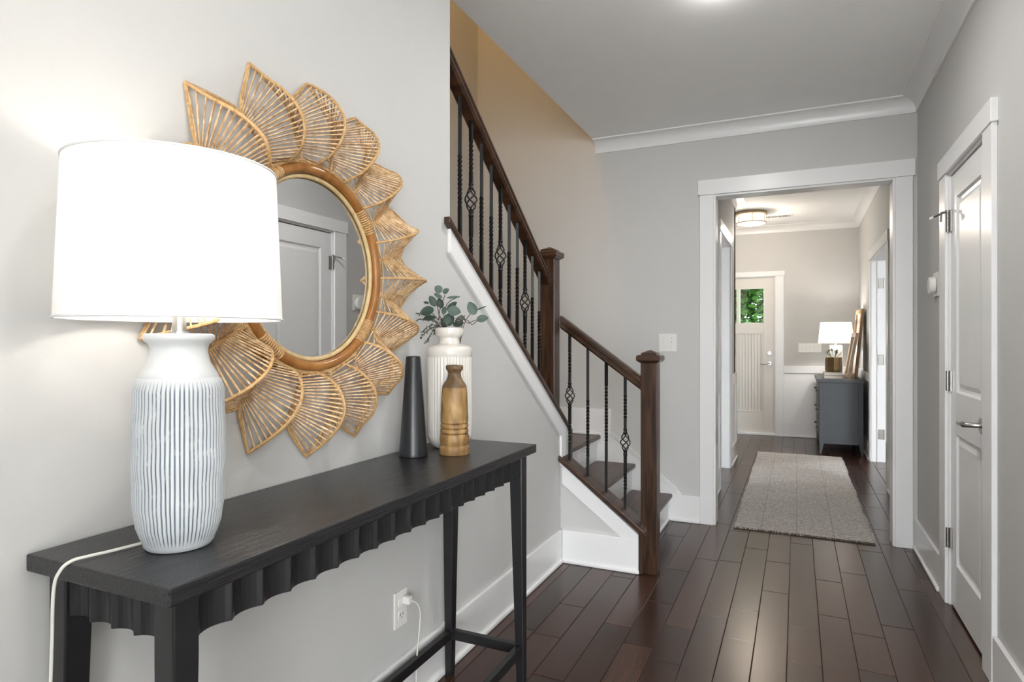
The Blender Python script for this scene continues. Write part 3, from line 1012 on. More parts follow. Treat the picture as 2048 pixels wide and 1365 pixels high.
def leg(cx, cy, sx, sy):
    """tapers on its inner faces; cx,cy the outer corner, sx,sy point inwards"""
    vs = []
    for z, wd in ((0, 0.027), (0.72, LW), (TZ - 0.029, LW)):
        for (a, b) in ((0, 0), (1, 0), (1, 1), (0, 1)):
            vs.append((cx + sx * wd * a, cy + sy * wd * b, z))
    fs = [(3, 2, 1, 0), (8, 9, 10, 11)]
    for i in (0, 4):
        for k in range(4):
            fs.append((i + k, i + (k + 1) % 4, i + 4 + (k + 1) % 4, i + 4 + k))
    if sx * sy < 0:
        fs = [tuple(reversed(f)) for f in fs]
    return build(MB()._add(vs, fs), 'leg', M['tablez'], ct, bevel=0.003)


leg(AX0, AY0, 1, 1); leg(AX1, AY0, -1, 1); leg(AX0, AY1, 1, -1); leg(AX1, AY1, -1, -1)


def apron(along, a0, a1, face, inward, pitch, name='apron'):
    n = max(1, round((a1 - a0) / pitch))
    pts = []
    for i in range(n):
        for k in range(7):
            t = k / 7
            pts.append((a0 + (i + t) * (a1 - a0) / n, face + inward * 0.012 * math.sin(PI * t) ** 0.8))
    pts.append((a1, face))
    pts += [(a1, face + inward * 0.024), (a0, face + inward * 0.024)]
    z0, z1 = TZ - 0.107, TZ - 0.029
    if along == 'Y':
        poly = [(b, a) for a, b in pts]
    else:
        poly = pts
    return build(MB().prism(poly, 'Z', z0, z1), name, M['tablez'], ct, bevel=0.0015, seg=1)


apron('Y', AY0 + LW, AY1 - LW, AX1 - 0.004, -1, 0.0665)
apron('X', AX0 + LW, AX1 - LW, AY0 + 0.006, 1, 0.0585)
apron('X', AX0 + LW, AX1 - LW, AY1 - 0.006, -1, 0.0585)
build(B(AX0 + 0.006, AX0 + 0.026, AY0 + LW, AY1 - LW, TZ - 0.107, TZ - 0.029), 'apron', M['tablez'], ct)
zs0, zs1 = 0.138, 0.172
for (a, b, c, d) in ((AX0 + 0.03, AX1 - 0.03, AY1 - 0.029, AY1 - 0.006), (AX0 + 0.03, AX1 - 0.03, AY0 + 0.006, AY0 + 0.029),
                     (AX0 + 0.006, AX0 + 0.029, AY0 + 0.03, AY1 - 0.03), (AX1 - 0.029, AX1 - 0.006, AY0 + 0.03, AY1 - 0.03)):
    build(B(a, b, c, d, zs0, zs1), 'stretcher', M['tablez'], ct, bevel=0.002)


# ------------------------------------------------------------------ big table lamp
LX, LY = -0.993, 0.755
lp = empty('table_lamp', (LX, LY, TZ), 'large lamp with white drum shade and striped ceramic base on the black table', 'table lamp')
NG = 64
prof = [(0.040, 0.0), (0.052, 0.001), (0.056, 0.006), (0.0565, 0.010), (0.061, 0.020), (0.068, 0.040), (0.0725, 0.075), (0.0745, 0.14), (0.0748, 0.20), (0.0742, 0.25),
        (0.0725, 0.275), (0.067, 0.292), (0.0625, 0.2965)]
prof = [p for p in prof]
dense = []
for i in range(len(prof) - 1):
    (r0, z0), (r1, z1) = prof[i], prof[i + 1]
    m_ = max(1, int((z1 - z0) / 0.012))
    for k in range(m_):
        t = k / m_
        dense.append((r0 + (r1 - r0) * t, z0 + (z1 - z0) * t))
dense.append(prof[-1])
rg = random.Random(5)
jit = [rg.uniform(-0.25, 0.25) for _ in range(NG)]
NA = NG * 8
body = MB()
groove = []


def gdepth(k, z):
    i, s = divmod(k, 8)
    if z < 0.017 or z > 0.290:
        return 0.0
    wob = math.sin(z * 26 + i * 1.7) * 0.35 + jit[i] * 2
    d = abs((s + wob) - 3.5)
    return max(0.0, min(1.0, 1.55 - d / 1.1))


vs, fs = [], []
for r, z in dense:
    wv = 0.0007 * math.sin(z * 95) + 0.0005 * math.sin(z * 41 + 1)
    for k in range(NA):
        a = 2 * PI * k / NA
        g = gdepth(k, z)
        groove.append(g)
        rr = r + wv * (1 if z > 0.02 else 0) - 0.0014 * g
        vs.append((LX + rr * math.cos(a), LY + rr * math.sin(a), TZ + z))
for i in range(len(dense) - 1):
    for k in range(NA):
        k2 = (k + 1) % NA
        fs.append((i * NA + k, i * NA + k2, (i + 1) * NA + k2, (i + 1) * NA + k))
fs.append(tuple(range(NA - 1, -1, -1)))
body._add(vs, fs)
bo = build(body, 'lamp_base', M['ceramic'], lp, smooth=True)
at = bo.data.attributes.new('groove', 'FLOAT', 'POINT')
at.data.foreach_set('value', groove)
build(MB().lathe([(0.063, TZ + 0.2955), (0.0635, TZ + 0.299), (0.058, TZ + 0.308), (0.050, TZ + 0.322), (0.0465, TZ + 0.336), (0.0455, TZ + 0.346), (0.048, TZ + 0.354), (0.0555, TZ + 0.361), (0.0575, TZ + 0.366), (0.0565, TZ + 0.371), (0.050, TZ + 0.373), (0.012, TZ + 0.3725)], 48, (LX, LY)),
      'lamp_neck', M['ceramic_plain'], lp, smooth=True)
build(MB().cyl((LX, LY, TZ + 0.372), (LX, LY, TZ + 0.377), 0.017, n=20), 'stem_collar', M['brass'], lp, smooth=True)
build(MB().cyl((LX, LY, TZ + 0.376), (LX, LY, TZ + 0.455), 0.0115, n=20), 'stem', M['brass'], lp, smooth=True)
build(MB().cyl((LX, LY, TZ + 0.455), (LX, LY, TZ + 0.50), 0.016, 0.016, n=16), 'socket', M['brass'], lp, smooth=True)
SX, SY = LX - 0.004, LY - 0.004
sh = MB()
R0, R1, Z0, Z1 = 0.177, 0.166, 1.257, 1.524
ns = 72
vs = []
for (r, z) in ((R0, Z0), (R1, Z1), (R1 - 0.0015, Z1), (R0 - 0.0015, Z0)):
    for k in range(ns):
        a = 2 * PI * k / ns
        vs.append((SX + r * math.cos(a), SY + r * math.sin(a), z))
fs = []
for i in range(1):
    for k in range(ns):
        fs.append((i * ns + k, i * ns + (k + 1) % ns, (i + 1) * ns + (k + 1) % ns, (i + 1) * ns + k))
so = build(MB()._add(vs[:2 * ns], fs), 'lamp_shade', M['shade'], lp, smooth=True)
for r, z in ((R0, Z0 + 0.002), (R1, Z1 - 0.002)):
    build(MB().tube([(SX + r * math.cos(2 * PI * k / 72), SY + r * math.sin(2 * PI * k / 72), z) for k in range(72)], 0.0022, 6, closed=True), 'shade_hem', M['shade_trim'], so, smooth=True)
sp = MB()
for k in range(3):
    a = 2 * PI * k / 3 + 0.4
    sp.tube([(SX, SY, Z1 - 0.03), (SX + (R1 - 0.002) * math.cos(a), SY + (R1 - 0.002) * math.sin(a), Z1 - 0.004)], 0.0018, 6)
build(sp, 'shade_spider', M['brass'], so)
hp = MB()
for s_ in (-1, 1):
    hp.tube([(LX, LY + s_ * 0.014, TZ + 0.46), (LX, LY + s_ * 0.045, TZ + 0.50), (LX, LY + s_ * 0.05, TZ + 0.56), (LX, LY + s_ * 0.03, TZ + 0.61), (LX, LY, TZ + 0.632)], 0.0018, 6)
build(hp, 'harp', M['brass'], lp)
# cord: over the left end of the table, along the floor, up into the outlet
OY, OZ = 1.713, 0.352
cp = [(LX - 0.055, LY - 0.03, TZ + 0.004), (-1.055, 0.672, TZ + 0.0045), (-1.062, 0.640, TZ + 0.005), (-1.066, 0.617, TZ + 0.004), (-1.070, 0.602, TZ - 0.008), (-1.076, 0.596, TZ - 0.04),
      (-1.085, 0.598, TZ - 0.15), (-1.10, 0.60, 0.5), (-1.11, 0.61, 0.25), (-1.13, 0.63, 0.05), (-1.14, 0.70, 0.006), (-1.13, 1.0, 0.006), (-1.12, 1.4, 0.006), (-1.13, 1.68, 0.008), (-1.145, 1.735, 0.05),
      (-1.150, 1.748, 0.15), (-1.150, 1.765, 0.25), (-1.150, 1.77, 0.31), (-1.155, 1.755, 0.345), (-1.165, 1.725, OZ + 0.012)]


def smooth_path(p, sub=6):
    out = []
    P_ = [Vector(q) for q in p]
    for i in range(len(P_) - 1):
        a, b, c, d = P_[max(i - 1, 0)], P_[i], P_[i + 1], P_[min(i + 2, len(P_) - 1)]
        for k in range(sub):
            t = k / sub
            out.append(0.5 * ((2 * b) + (c - a) * t + (2 * a - 5 * b + 4 * c - d) * t * t + (3 * b - a - 3 * c + d) * t ** 3))
    out.append(P_[-1])
    return out


cr_ = build(MB().tube(smooth_path(cp), 0.0027, 8), 'power_cord', M['cord'], lp, smooth=True)
build(MB().box(XL + 0.008, XL + 0.034, OY + 0.003, OY + 0.025, OZ - 0.002, OZ + 0.024), 'plug', M['plastic'], cr_, bevel=0.004)
lamp_light('table_lamp_bulb', 'POINT', (LX, LY, TZ + 0.535), 1.15, (1.0, 0.93, 0.84), 0.03, parent=lp)


# ------------------------------------------------------------------ rattan mirror
MY, MZ, MR = 1.280, 1.412, 0.236
mr_ = empty('rattan_mirror', (XL, MY, MZ), 'round mirror framed by sixteen pleated rattan petals on the left wall', 'mirror')


def mp(r, ang, h):
    return Vector((XL + h, MY + r * math.cos(ang), MZ + r * math.sin(ang)))


def ring(r, h, tr, n=96, seg=12, a0=0.0, a1=2 * PI):
    full = abs(a1 - a0 - 2 * PI) < 1e-6
    pts = [mp(r, a0 + (a1 - a0) * k / (n if full else n - 1), h) for k in range(n)]
    return MB().tube(pts, tr, seg, closed=full)


gl = MB()
gl._add([mp(MR + 0.004, 2 * PI * k / 96, 0.024) for k in range(96)] + [mp(MR + 0.004, 2 * PI * k / 96, 0.018) for k in range(96)],
        [tuple(range(96)), tuple(range(191, 95, -1))] + [(k, k + 96, (k + 1) % 96 + 96, (k + 1) % 96) for k in range(96)])
build(gl, 'mirror_glass', M['mirror'], mr_)
bk = MB()
bk._add([mp(0.285, 2 * PI * k / 64, 0.016) for k in range(64)] + [mp(0.285, 2 * PI * k / 64, 0.004) for k in range(64)],
        [tuple(range(64)), tuple(range(127, 63, -1))] + [(k, k + 64, (k + 1) % 64 + 64, (k + 1) % 64) for k in range(64)])
build(bk, 'backing', M['bamboo'], mr_)
build(ring(0.2400, 0.0285, 0.0065), 'inner_ring', M['pale_cane'], mr_, smooth=True)
br = build(ring(0.2585, 0.036, 0.0130), 'bamboo_ring', M['bamboo'], mr_, smooth=True)
build(ring(0.2760, 0.034, 0.0060), 'outer_ring', M['rim'], mr_, smooth=True)
for ang in (38, -40, -128, 128):
    mbw = MB()
    for k in range(11):
        a = math.radians(ang + (k - 5) * 1.6)
        mbw.tube([mp(0.2585 + 0.0135 * math.cos(q), a, 0.036 + 0.0135 * math.sin(q)) for q in [2 * PI * j / 12 for j in range(12)]], 0.0028, 6, closed=True)
    build(mbw, 'cane_binding', M['rim'], br, smooth=True, kind='stuff')

NP = 16
RIN, RV, RT = 0.278, 0.412, 0.505
rr_ = random.Random(11)
for i in range(NP):
    ac = math.radians(i * 360 / NP + rr_.uniform(-0.8, 0.8))
    hw = math.radians(180 / NP)
    rt = RT + rr_.uniform(-0.012, 0.008)

    SPN = [(RIN - 0.006, 0.030), (0.290, 0.078), (0.310, 0.105), (0.340, 0.124), (0.372, 0.129), (0.408, 0.115), (0.440, 0.088), (0.470, 0.050), (rt, 0.006)]
    hs = rr_.uniform(0.92, 1.04)

    def spine(t):
        # climbs steeply off the ring to a tall shoulder, then slopes down to the tip on the wall
        q = t * (len(SPN) - 1)
        i0 = min(int(q), len(SPN) - 2)
        u = q - i0
        g = [SPN[max(i0 - 1, 0)], SPN[i0], SPN[i0 + 1], SPN[min(i0 + 2, len(SPN) - 1)]]
        cat = lambda c: 0.5 * (2 * g[1][c] + (g[2][c] - g[0][c]) * u + (2 * g[0][c] - 5 * g[1][c] + 4 * g[2][c] - g[3][c]) * u * u + (3 * g[1][c] - g[0][c] - 3 * g[2][c] + g[3][c]) * u ** 3)
        return mp(cat(0), ac, max(0.006, cat(1) * hs))

    def valley(t, s):
        r = RIN + (RV - RIN) * t
        return mp(r, ac + s * hw, 0.040 - 0.022 * t)
    rim = MB()
    sp_pts = [spine(k / 18) for k in range(19)]
    rim.tube(sp_pts, 0.0040, 7)
    pe = build(rim, 'petal', M['rim'], mr_, smooth=True)
    ed = MB()
    for s in (-1, 1):
        edge = [valley(0, s), valley(0.5, s), valley(1, s)]
        tip = spine(1)
        edge += [valley(1, s) * 0.5 + tip * 0.5 + (mp(0.006, ac, 0) - mp(0, ac, 0)), tip]
        ed.tube(smooth_path(edge, 4), 0.0036, 6)
    build(ed, 'petal_edge', M['rim'], pe, smooth=True, kind='stuff')
    rd = MB()
    NRD = 21
    for s in (-1, 1):
        for k in range(NRD + 1):
            t = (k + 0.2) / (NRD + 0.4)
            a = valley(min(1, t ** 0.85), s)
            b = spine(min(1, max(0, t + rr_.uniform(-0.006, 0.006))))
            md = (a + b) / 2 + Vector((rr_.uniform(-0.0015, 0.0015), 0, 0))
            rd.tube([a, md, b], 0.0024 * rr_.uniform(0.8, 1.15), 5, cap=False)
    build(rd, 'reeds', M['reed'], pe, smooth=True, kind='stuff')


# ------------------------------------------------------------------ vases on the table
VX, VY = -1.078, 1.842
va = empty('ceramic_vase', (VX, VY, TZ), 'tall ivory ribbed ceramic vase holding eucalyptus on the table', 'vase')
NF = 40
vp = [(0.050, 0.0), (0.058, 0.004), (0.068, 0.016), (0.0745, 0.030), (0.0765, 0.042), (0.0765, 0.10), (0.0765, 0.16), (0.0765, 0.22), (0.0765, 0.28), (0.0765, 0.304), (0.0752, 0.306), (0.0752, 0.3085), (0.0768, 0.311),
      (0.0770, 0.330), (0.0755, 0.336), (0.0700, 0.342), (0.058, 0.346), (0.046, 0.349), (0.0375, 0.352), (0.0345, 0.358), (0.0335, 0.366), (0.0345, 0.371), (0.042, 0.375), (0.047, 0.381), (0.0495, 0.389), (0.0498, 0.398), (0.0485, 0.4045), (0.0465, 0.4055),
      (0.044, 0.402), (0.042, 0.385), (0.031, 0.372), (0.031, 0.352), (0.066, 0.333), (0.068, 0.30), (0.068, 0.06), (0.055, 0.02), (0.005, 0.018)]


def vrad(r, z, a, k):
    return r - (0.0022 * (0.5 - 0.5 * math.cos(a * NF)) if 0.041 < z - TZ < 0.305 and r > 0.07 else 0)


build(MB().lathe([(r, TZ + z) for r, z in vp], NF * 6, (VX, VY), vrad), 'vase_body', M['vase'], va, smooth=True)

props(build(MB().lathe([(0.040, TZ), (0.0445, TZ + 0.001), (0.0450, TZ + 0.006), (0.0438, TZ + 0.012), (0.0232, TZ + 0.306), (0.0215, TZ + 0.3115), (0.018, TZ + 0.3125), (0.015, TZ + 0.3105), (0.012, TZ + 0.29)], 56, (-1.094, 1.645)), 'cone_vase', M['cone'], None, smooth=True),
      'matte black cone-shaped vase left of the ivory vase', 'vase')
WX, WY = -0.994, 1.729
wv_ = empty('wooden_bottle', (WX, WY, TZ), 'turned wooden bottle vase with carved rings in front of the ivory vase', 'vase')
wp = [(0.030, 0), (0.0475, 0.0005), (0.0485, 0.004), (0.0478, 0.015), (0.0490, 0.021), (0.0465, 0.026), (0.0428, 0.030), (0.0455, 0.036), (0.0475, 0.046), (0.0470, 0.058), (0.0445, 0.0645), (0.0405, 0.066), (0.0448, 0.070), (0.0452, 0.076), (0.0432, 0.080), (0.0402, 0.082), (0.0445, 0.086), (0.0448, 0.092), (0.0428, 0.096), (0.0400, 0.098), (0.0438, 0.101), (0.0442, 0.106), (0.0432, 0.110),
      (0.0442, 0.113), (0.0432, 0.140), (0.0412, 0.185), (0.0400, 0.205), (0.0390, 0.212)]
build(MB().lathe([(r, TZ + z) for r, z in wp], 48, (WX, WY)), 'bottle_body', M['mango'], wv_, smooth=True)
wn = [(0.0390, 0.2115), (0.0385, 0.217), (0.033, 0.226), (0.026, 0.235), (0.0212, 0.246), (0.0200, 0.256), (0.0208, 0.262), (0.0255, 0.268), (0.0275, 0.272), (0.0275, 0.279), (0.0255, 0.2825), (0.0225, 0.2835), (0.018, 0.2815), (0.015, 0.268)]
build(MB().lathe([(r, TZ + z) for r, z in wn], 48, (WX, WY)), 'bottle_neck', M['mango_dark'], wv_, smooth=True)

# eucalyptus bunch
TOPZ = TZ + 0.400
eu = empty('eucalyptus_bunch', (VX, VY, TZ + 0.05), 'grey-green eucalyptus sprays standing in the ivory vase', 'plant')
Rt = Vector((math.cos(CAM_YAW), math.sin(CAM_YAW), 0))
Fw = Vector((-math.sin(CAM_YAW), math.cos(CAM_YAW), 0))
K = 0.001707


def ep(px, py, d):
    return Vector((VX, VY, 0)) + Rt * ((px - 899) * K) + Fw * d + Vector((0, 0, 1.22 + (682.5 - py) * K))


def leaf_mesh(L, W, curl=0.12, n=7):
    """leaf in local xy plane, stalk at origin, tip along +x"""
    rows = []
    for i in range(n + 1):
        t = i / n
        wd = W * max(0.03, math.sin(PI * (0.04 + 0.96 * t)) ** 0.62) * (0.88 + 0.24 * (1 - t))
        rows.append([(L * t, s * wd * 0.5, curl * W * (s * s) - 0.25 * L * curl * (t - 0.4) ** 2 * 3) for s in (-1, -0.5, 0, 0.5, 1)])
    mb = MB().grid(rows)
    return mb


# (px,py) of leaf centre, length px, width px, pointing angle (deg, image plane, ccw), depth, pitch, dark
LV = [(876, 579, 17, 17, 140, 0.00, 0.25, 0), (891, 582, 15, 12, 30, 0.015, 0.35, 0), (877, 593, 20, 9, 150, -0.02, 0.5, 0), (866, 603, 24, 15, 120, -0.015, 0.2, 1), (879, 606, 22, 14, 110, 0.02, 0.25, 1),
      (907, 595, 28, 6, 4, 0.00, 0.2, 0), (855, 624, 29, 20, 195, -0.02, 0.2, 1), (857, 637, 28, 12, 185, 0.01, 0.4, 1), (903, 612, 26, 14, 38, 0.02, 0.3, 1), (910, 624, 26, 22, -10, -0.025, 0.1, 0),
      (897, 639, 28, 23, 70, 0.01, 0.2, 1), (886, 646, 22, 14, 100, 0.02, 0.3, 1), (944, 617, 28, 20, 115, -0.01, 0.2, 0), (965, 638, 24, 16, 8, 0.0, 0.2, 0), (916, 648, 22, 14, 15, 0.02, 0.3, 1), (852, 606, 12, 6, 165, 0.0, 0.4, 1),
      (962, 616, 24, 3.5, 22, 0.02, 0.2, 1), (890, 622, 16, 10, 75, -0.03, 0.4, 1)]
rl = random.Random(3)
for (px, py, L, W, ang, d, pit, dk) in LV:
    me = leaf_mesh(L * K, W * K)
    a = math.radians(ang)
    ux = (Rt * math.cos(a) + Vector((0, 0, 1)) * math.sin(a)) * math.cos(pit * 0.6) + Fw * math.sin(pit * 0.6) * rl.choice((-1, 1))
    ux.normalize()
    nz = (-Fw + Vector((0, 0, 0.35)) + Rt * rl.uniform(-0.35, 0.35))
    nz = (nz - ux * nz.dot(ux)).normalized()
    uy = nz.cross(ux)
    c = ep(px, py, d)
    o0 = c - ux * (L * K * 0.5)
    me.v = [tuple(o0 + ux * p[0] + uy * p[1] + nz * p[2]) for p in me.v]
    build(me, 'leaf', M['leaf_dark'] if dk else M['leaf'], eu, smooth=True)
sm = []
base = lambda dx, dy: Vector((VX + dx, VY + dy, TZ + 0.06))
mains = [[base(-0.01, 0), ep(884, 655, -0.005), ep(878, 635, 0), ep(880, 618, 0.0), ep(890, 590, 0.0)],
         [base(0.01, 0.005), ep(893, 655, 0.01), ep(886, 630, 0.01), ep(896, 605, 0.01), ep(915, 595, 0.0)],
         [base(0.0, 0.012), ep(922, 656, 0.01), ep(932, 640, 0.0), ep(941, 628, -0.01)],
         [base(0.01, -0.01), ep(920, 656, -0.01), ep(936, 647, 0.0), ep(953, 640, 0.0)],
         [base(0.0, -0.01), ep(926, 657, -0.015), ep(944, 650, 0), ep(956, 641, 0)],
         [base(-0.012, 0.01), ep(879, 656, 0.0), ep(876, 640, -0.01), ep(866, 628, -0.02)],
         [base(-0.012, -0.01), ep(886, 656, -0.01), ep(880, 640, 0.0), ep(874, 606, -0.015)]]
for p in mains:
    build(MB().tube(smooth_path(p, 4), 0.0014, 6), 'stem', M['stem'], eu, smooth=True)
fern = MB()
rf = random.Random(9)
for (tx, ty, n0) in ((842, 676, 16), (852, 686, 16), (835, 640, 8), (868, 668, 10), (846, 664, 12), (833, 627, 5), (922, 640, 6), (928, 634, 5)):
    p0 = ep(882 if tx < 900 else 905, 655, -0.005 + rf.uniform(-0.01, 0.01))
    p1 = ep(tx, ty, rf.uniform(-0.03, 0.01))
    md = (p0 + p1) / 2 + Vector((0, 0, 0.016))
    path = smooth_path([p0, md, p1], 8)
    fern.tube(path, 0.0007, 4)
    for q in path[3:]:
        for s in range(3):
            d = Vector((rf.uniform(-1, 1), rf.uniform(-1, 1), rf.uniform(-1.2, 0.6))).normalized() * rf.uniform(0.005, 0.012)
            fern.tube([q, q + d * 0.6, q + d], [0.0011, 0.0015, 0.0004], 4)
build(fern, 'fern_sprigs', M['sprig'], eu, kind='stuff')


# ------------------------------------------------------------------ plates on walls
def outlet():
    e = empty('wall_outlet', (XL, OY, OZ - 0.015), 'white wall outlet with the lamp plug under the table', 'outlet')
    zc = OZ - 0.015
    build(B(XL, XL + 0.006, OY - 0.036, OY + 0.036, zc - 0.060, zc + 0.060), 'cover_plate', M['plastic'], e, bevel=0.003)
    for dz in (-0.0205, 0.0205):
        r = build(MB().prism([(OY + 0.017 * math.cos(a) * 1.0, max(-0.0135, min(0.0135, 0.0175 * math.sin(a))) + zc + dz) for a in [2 * PI * k / 24 for k in range(24)]], 'X', XL + 0.005, XL + 0.0085), 'receptacle', M['plastic'], e)
        if dz < 0:
            sl = MB()
            build(B(XL + 0.0085, XL + 0.0089, OY - 0.008, OY - 0.0055, zc + dz - 0.002, zc + dz + 0.007), 'slot', M['slot'], r)
            build(B(XL + 0.0085, XL + 0.0089, OY + 0.0055, OY + 0.008, zc + dz - 0.002, zc + dz + 0.007), 'slot', M['slot'], r)
            build(MB().cyl((XL + 0.0085, OY, zc + dz - 0.008), (XL + 0.0089, OY, zc + dz - 0.008), 0.0025, n=10), 'slot', M['slot'], r)


outlet()


def switch_plate(cx, cz, yface, gangs, w, h, label):
    e = empty('light_switch', (cx, yface, cz), label, 'light switch')
    build(B(cx - w / 2, cx + w / 2, yface - 0.006, yface, cz - h / 2, cz + h / 2), 'cover_plate', M['plastic'], e, bevel=0.003)
    for i in range(gangs):
        x_ = cx + (i - (gangs - 1) / 2) * (w / gangs) * 0.86
        sl = build(B(x_ - 0.005, x_ + 0.005, yface - 0.0075, yface - 0.005, cz - 0.012, cz + 0.012), 'toggle_slot', M['plastic'], e)
        build(MB().prism([(yface - 0.006, cz - 0.002), (yface - 0.017, cz + 0.010), (yface - 0.017, cz + 0.014), (yface - 0.006, cz + 0.010)], 'X', x_ - 0.0035, x_ + 0.0035), 'toggle', M['plastic'], sl)
        for dz in (-0.030, 0.030):
            build(MB().cyl((x_, yface - 0.006, cz + dz), (x_, yface - 0.0072, cz + dz), 0.0028, n=10), 'screw', M['nickel'], e)


switch_plate(-0.8005, 1.2085, YF, 2, 0.120, 0.122, 'white double light switch beside the cased opening')
switch_plate(0.150, 1.133, YE, 5, 0.262, 0.118, 'wide white five-gang light switch left of the small lamp')

th = empty('thermostat', (XR, 3.735, 1.505), 'white round-dial thermostat on the right wall', 'thermostat')
build(B(XR - 0.008, XR, 3.68, 3.80, 1.445, 1.565), 'back_plate', M['plastic'], th, bevel=0.003)
mbt = MB()
build(MB().tube([(XR - 0.008, 3.735, 1.50), (XR - 0.014, 3.735, 1.50), (XR - 0.034, 3.735, 1.50), (XR - 0.038, 3.735, 1.50)], [0.036, 0.044, 0.044, 0.040], 40), 'dial', M['plastic'], th, smooth=True)
build(MB().cyl((XR - 0.038, 3.735, 1.50), (XR - 0.0395, 3.735, 1.50), 0.033, n=32), 'dial_face', M['shade_trim'], th, smooth=True)


# ------------------------------------------------------------------ ceiling lights
def downlight(x, y, zc, power, label, col=(1.0, 0.98, 0.955), glow=0):
    e = empty('recessed_downlight', (x, y, zc), label, 'ceiling light', 'recessed ceiling lights')
    build(MB().tube([(x + 0.075 * math.cos(2 * PI * k / 40), y + 0.075 * math.sin(2 * PI * k / 40), zc - 0.002) for k in range(40)], 0.010, 6, closed=True, flat=0.5), 'trim_ring', M['trim'], e, smooth=True)
    build(MB().cyl((x, y, zc - 0.0005), (x, y, zc - 0.003), 0.066, n=32), 'lens', M['downlight'], e)
    lamp_light('downlight_beam', 'AREA', (x, y, zc - 0.006), power, col, 0.13, parent=e)
    if glow:
        lamp_light('downlight_glow', 'POINT', (x, y, zc - 0.05), glow, col, 0.04, parent=e)


downlight(-0.285, 2.62, HC, 7, 'lit recessed downlight in the hall ceiling at the top edge of the photo', glow=0.6)
downlight(0.0, 0.55, HC, 4.0, 'recessed downlight in the ceiling behind the camera')
downlight(1.9, -1.2, HC, 8, 'recessed downlight added out of view to fill the hall with light')  # unseen extra lamp, added to brighten the hall

fm = empty('flush_mount_light', (-0.478, 7.66, FC), 'round bronze-banded flush ceiling lamp with glowing glass in the foyer', 'ceiling light')
FX, FY = -0.478, 7.66
build(MB().lathe([(0.165, FC - 0.032), (0.176, FC - 0.030), (0.176, FC - 0.014), (0.166, FC - 0.010), (0.166, FC)], 56, (FX, FY)), 'canopy', M['bronze'], fm, smooth=True)
gls = build(MB().lathe([(0.02, FC - 0.146), (0.10, FC - 0.142), (0.150, FC - 0.132), (0.156, FC - 0.122), (0.156, FC - 0.034)], 56, (FX, FY), close=False), 'glass_drum', M['opal'], fm, smooth=True)
build(MB().tube([(FX + 0.160 * math.cos(2 * PI * k / 56), FY + 0.160 * math.sin(2 * PI * k / 56), FC - 0.122) for k in range(56)], 0.006, 6, closed=True), 'band', M['bronze'], fm, smooth=True)
for k in range(6):
    a = 2 * PI * k / 6 - PI / 2 + 0.15
    build(MB().cyl((FX + 0.160 * math.cos(a), FY + 0.160 * math.sin(a), FC - 0.120), (FX + 0.160 * math.cos(a), FY + 0.160 * math.sin(a), FC - 0.030), 0.004, n=8), 'strap', M['bronze'], fm, smooth=True)
build(MB().lathe([(0.003, FC - 0.158), (0.012, FC - 0.154), (0.012, FC - 0.148), (0.018, FC - 0.145)], 16, (FX, FY)), 'finial', M['bronze'], fm, smooth=True)
lamp_light('flush_mount_bulb', 'POINT', (FX, FY, FC - 0.21), 14, (1.0, 0.88, 0.74), 0.10, parent=fm)

vt = empty('ceiling_vent', (-0.205, 8.0, FC), 'slim white slotted air vent on the foyer ceiling', 'air vent')
build(B(-0.36, -0.05, 7.93, 8.07, FC - 0.006, FC), 'vent_frame', M['trim'], vt, bevel=0.002)
build(B(-0.34, -0.07, 7.95, 8.05, FC - 0.0066, FC - 0.006), 'vent_throat', M['slot'], vt)
for k in range(18):
    xv = -0.335 + k * 0.0153
    build(B(xv, xv + 0.006, 7.95, 8.05, FC - 0.009, FC - 0.0062), 'slat', M['trim'], vt)

# warm lamp on the upper storey, hanging above the stairs
ul = empty('stairwell_pendant', (-1.62, 2.6, 4.75), 'warm pendant lamp above the stairs on the upper floor', 'ceiling light')
build(MB().cyl((-1.62, 2.6, 4.85), (-1.62, 2.6, 5.4), 0.006, n=8), 'rod', M['bronze'], ul)
build(MB().lathe([(0.10, 4.83), (0.10, 4.85), (0.02, 4.88)], 24, (-1.62, 2.6)), 'cap', M['bronze'], ul, smooth=True)
lamp_light('stairwell_bulb', 'POINT', (-1.62, 2.6, 4.70), 22, (1.0, 0.62, 0.27), 0.09, parent=ul)


# ------------------------------------------------------------------ runner rug
rg_ = empty('runner_rug', (0.02, 5.8, 0), 'woven grey-beige herringbone runner rug lying through the cased opening', 'rug')
RX0, RX1, RY0, RY1 = -0.372, 0.428, 4.292, 7.31
rows = []
nr, nc = 60, 14
rr2 = random.Random(4)
for i in range(nr + 1):
    t = i / nr
    y_ = RY0 + (RY1 - RY0) * t
    wob = 0.0025 * math.sin(t * 17) + 0.0015 * math.sin(t * 43)
    rows.append([(RX0 + wob - 0.012 * t + (RX1 - RX0 + 0.01 * t) * k / nc, y_ - (0.010 * (k / nc) if i == 0 else 0), 0.011 + 0.0008 * math.sin(k * 2.1 + i)) for k in range(nc + 1)])
top = MB().grid(rows)
build(top, 'rug_pile', M['rug'], rg_, smooth=True)
und = MB()
edge_pts = [r[0] for r in rows] + [p for p in rows[-1][1:]] + [r[-1] for r in reversed(rows[:-1])] + [p for p in reversed(rows[0][1:-1])]
n = len(edge_pts)
und._add([(p[0], p[1], 0.0005) for p in edge_pts] + [(p[0], p[1], p[2] - 0.0005) for p in edge_pts], [tuple(range(n - 1, -1, -1))] + [(k, (k + 1) % n, (k + 1) % n + n, k + n) for k in range(n)])
build(und, 'rug_backing', M['rug_edge'], rg_)
fg = MB()
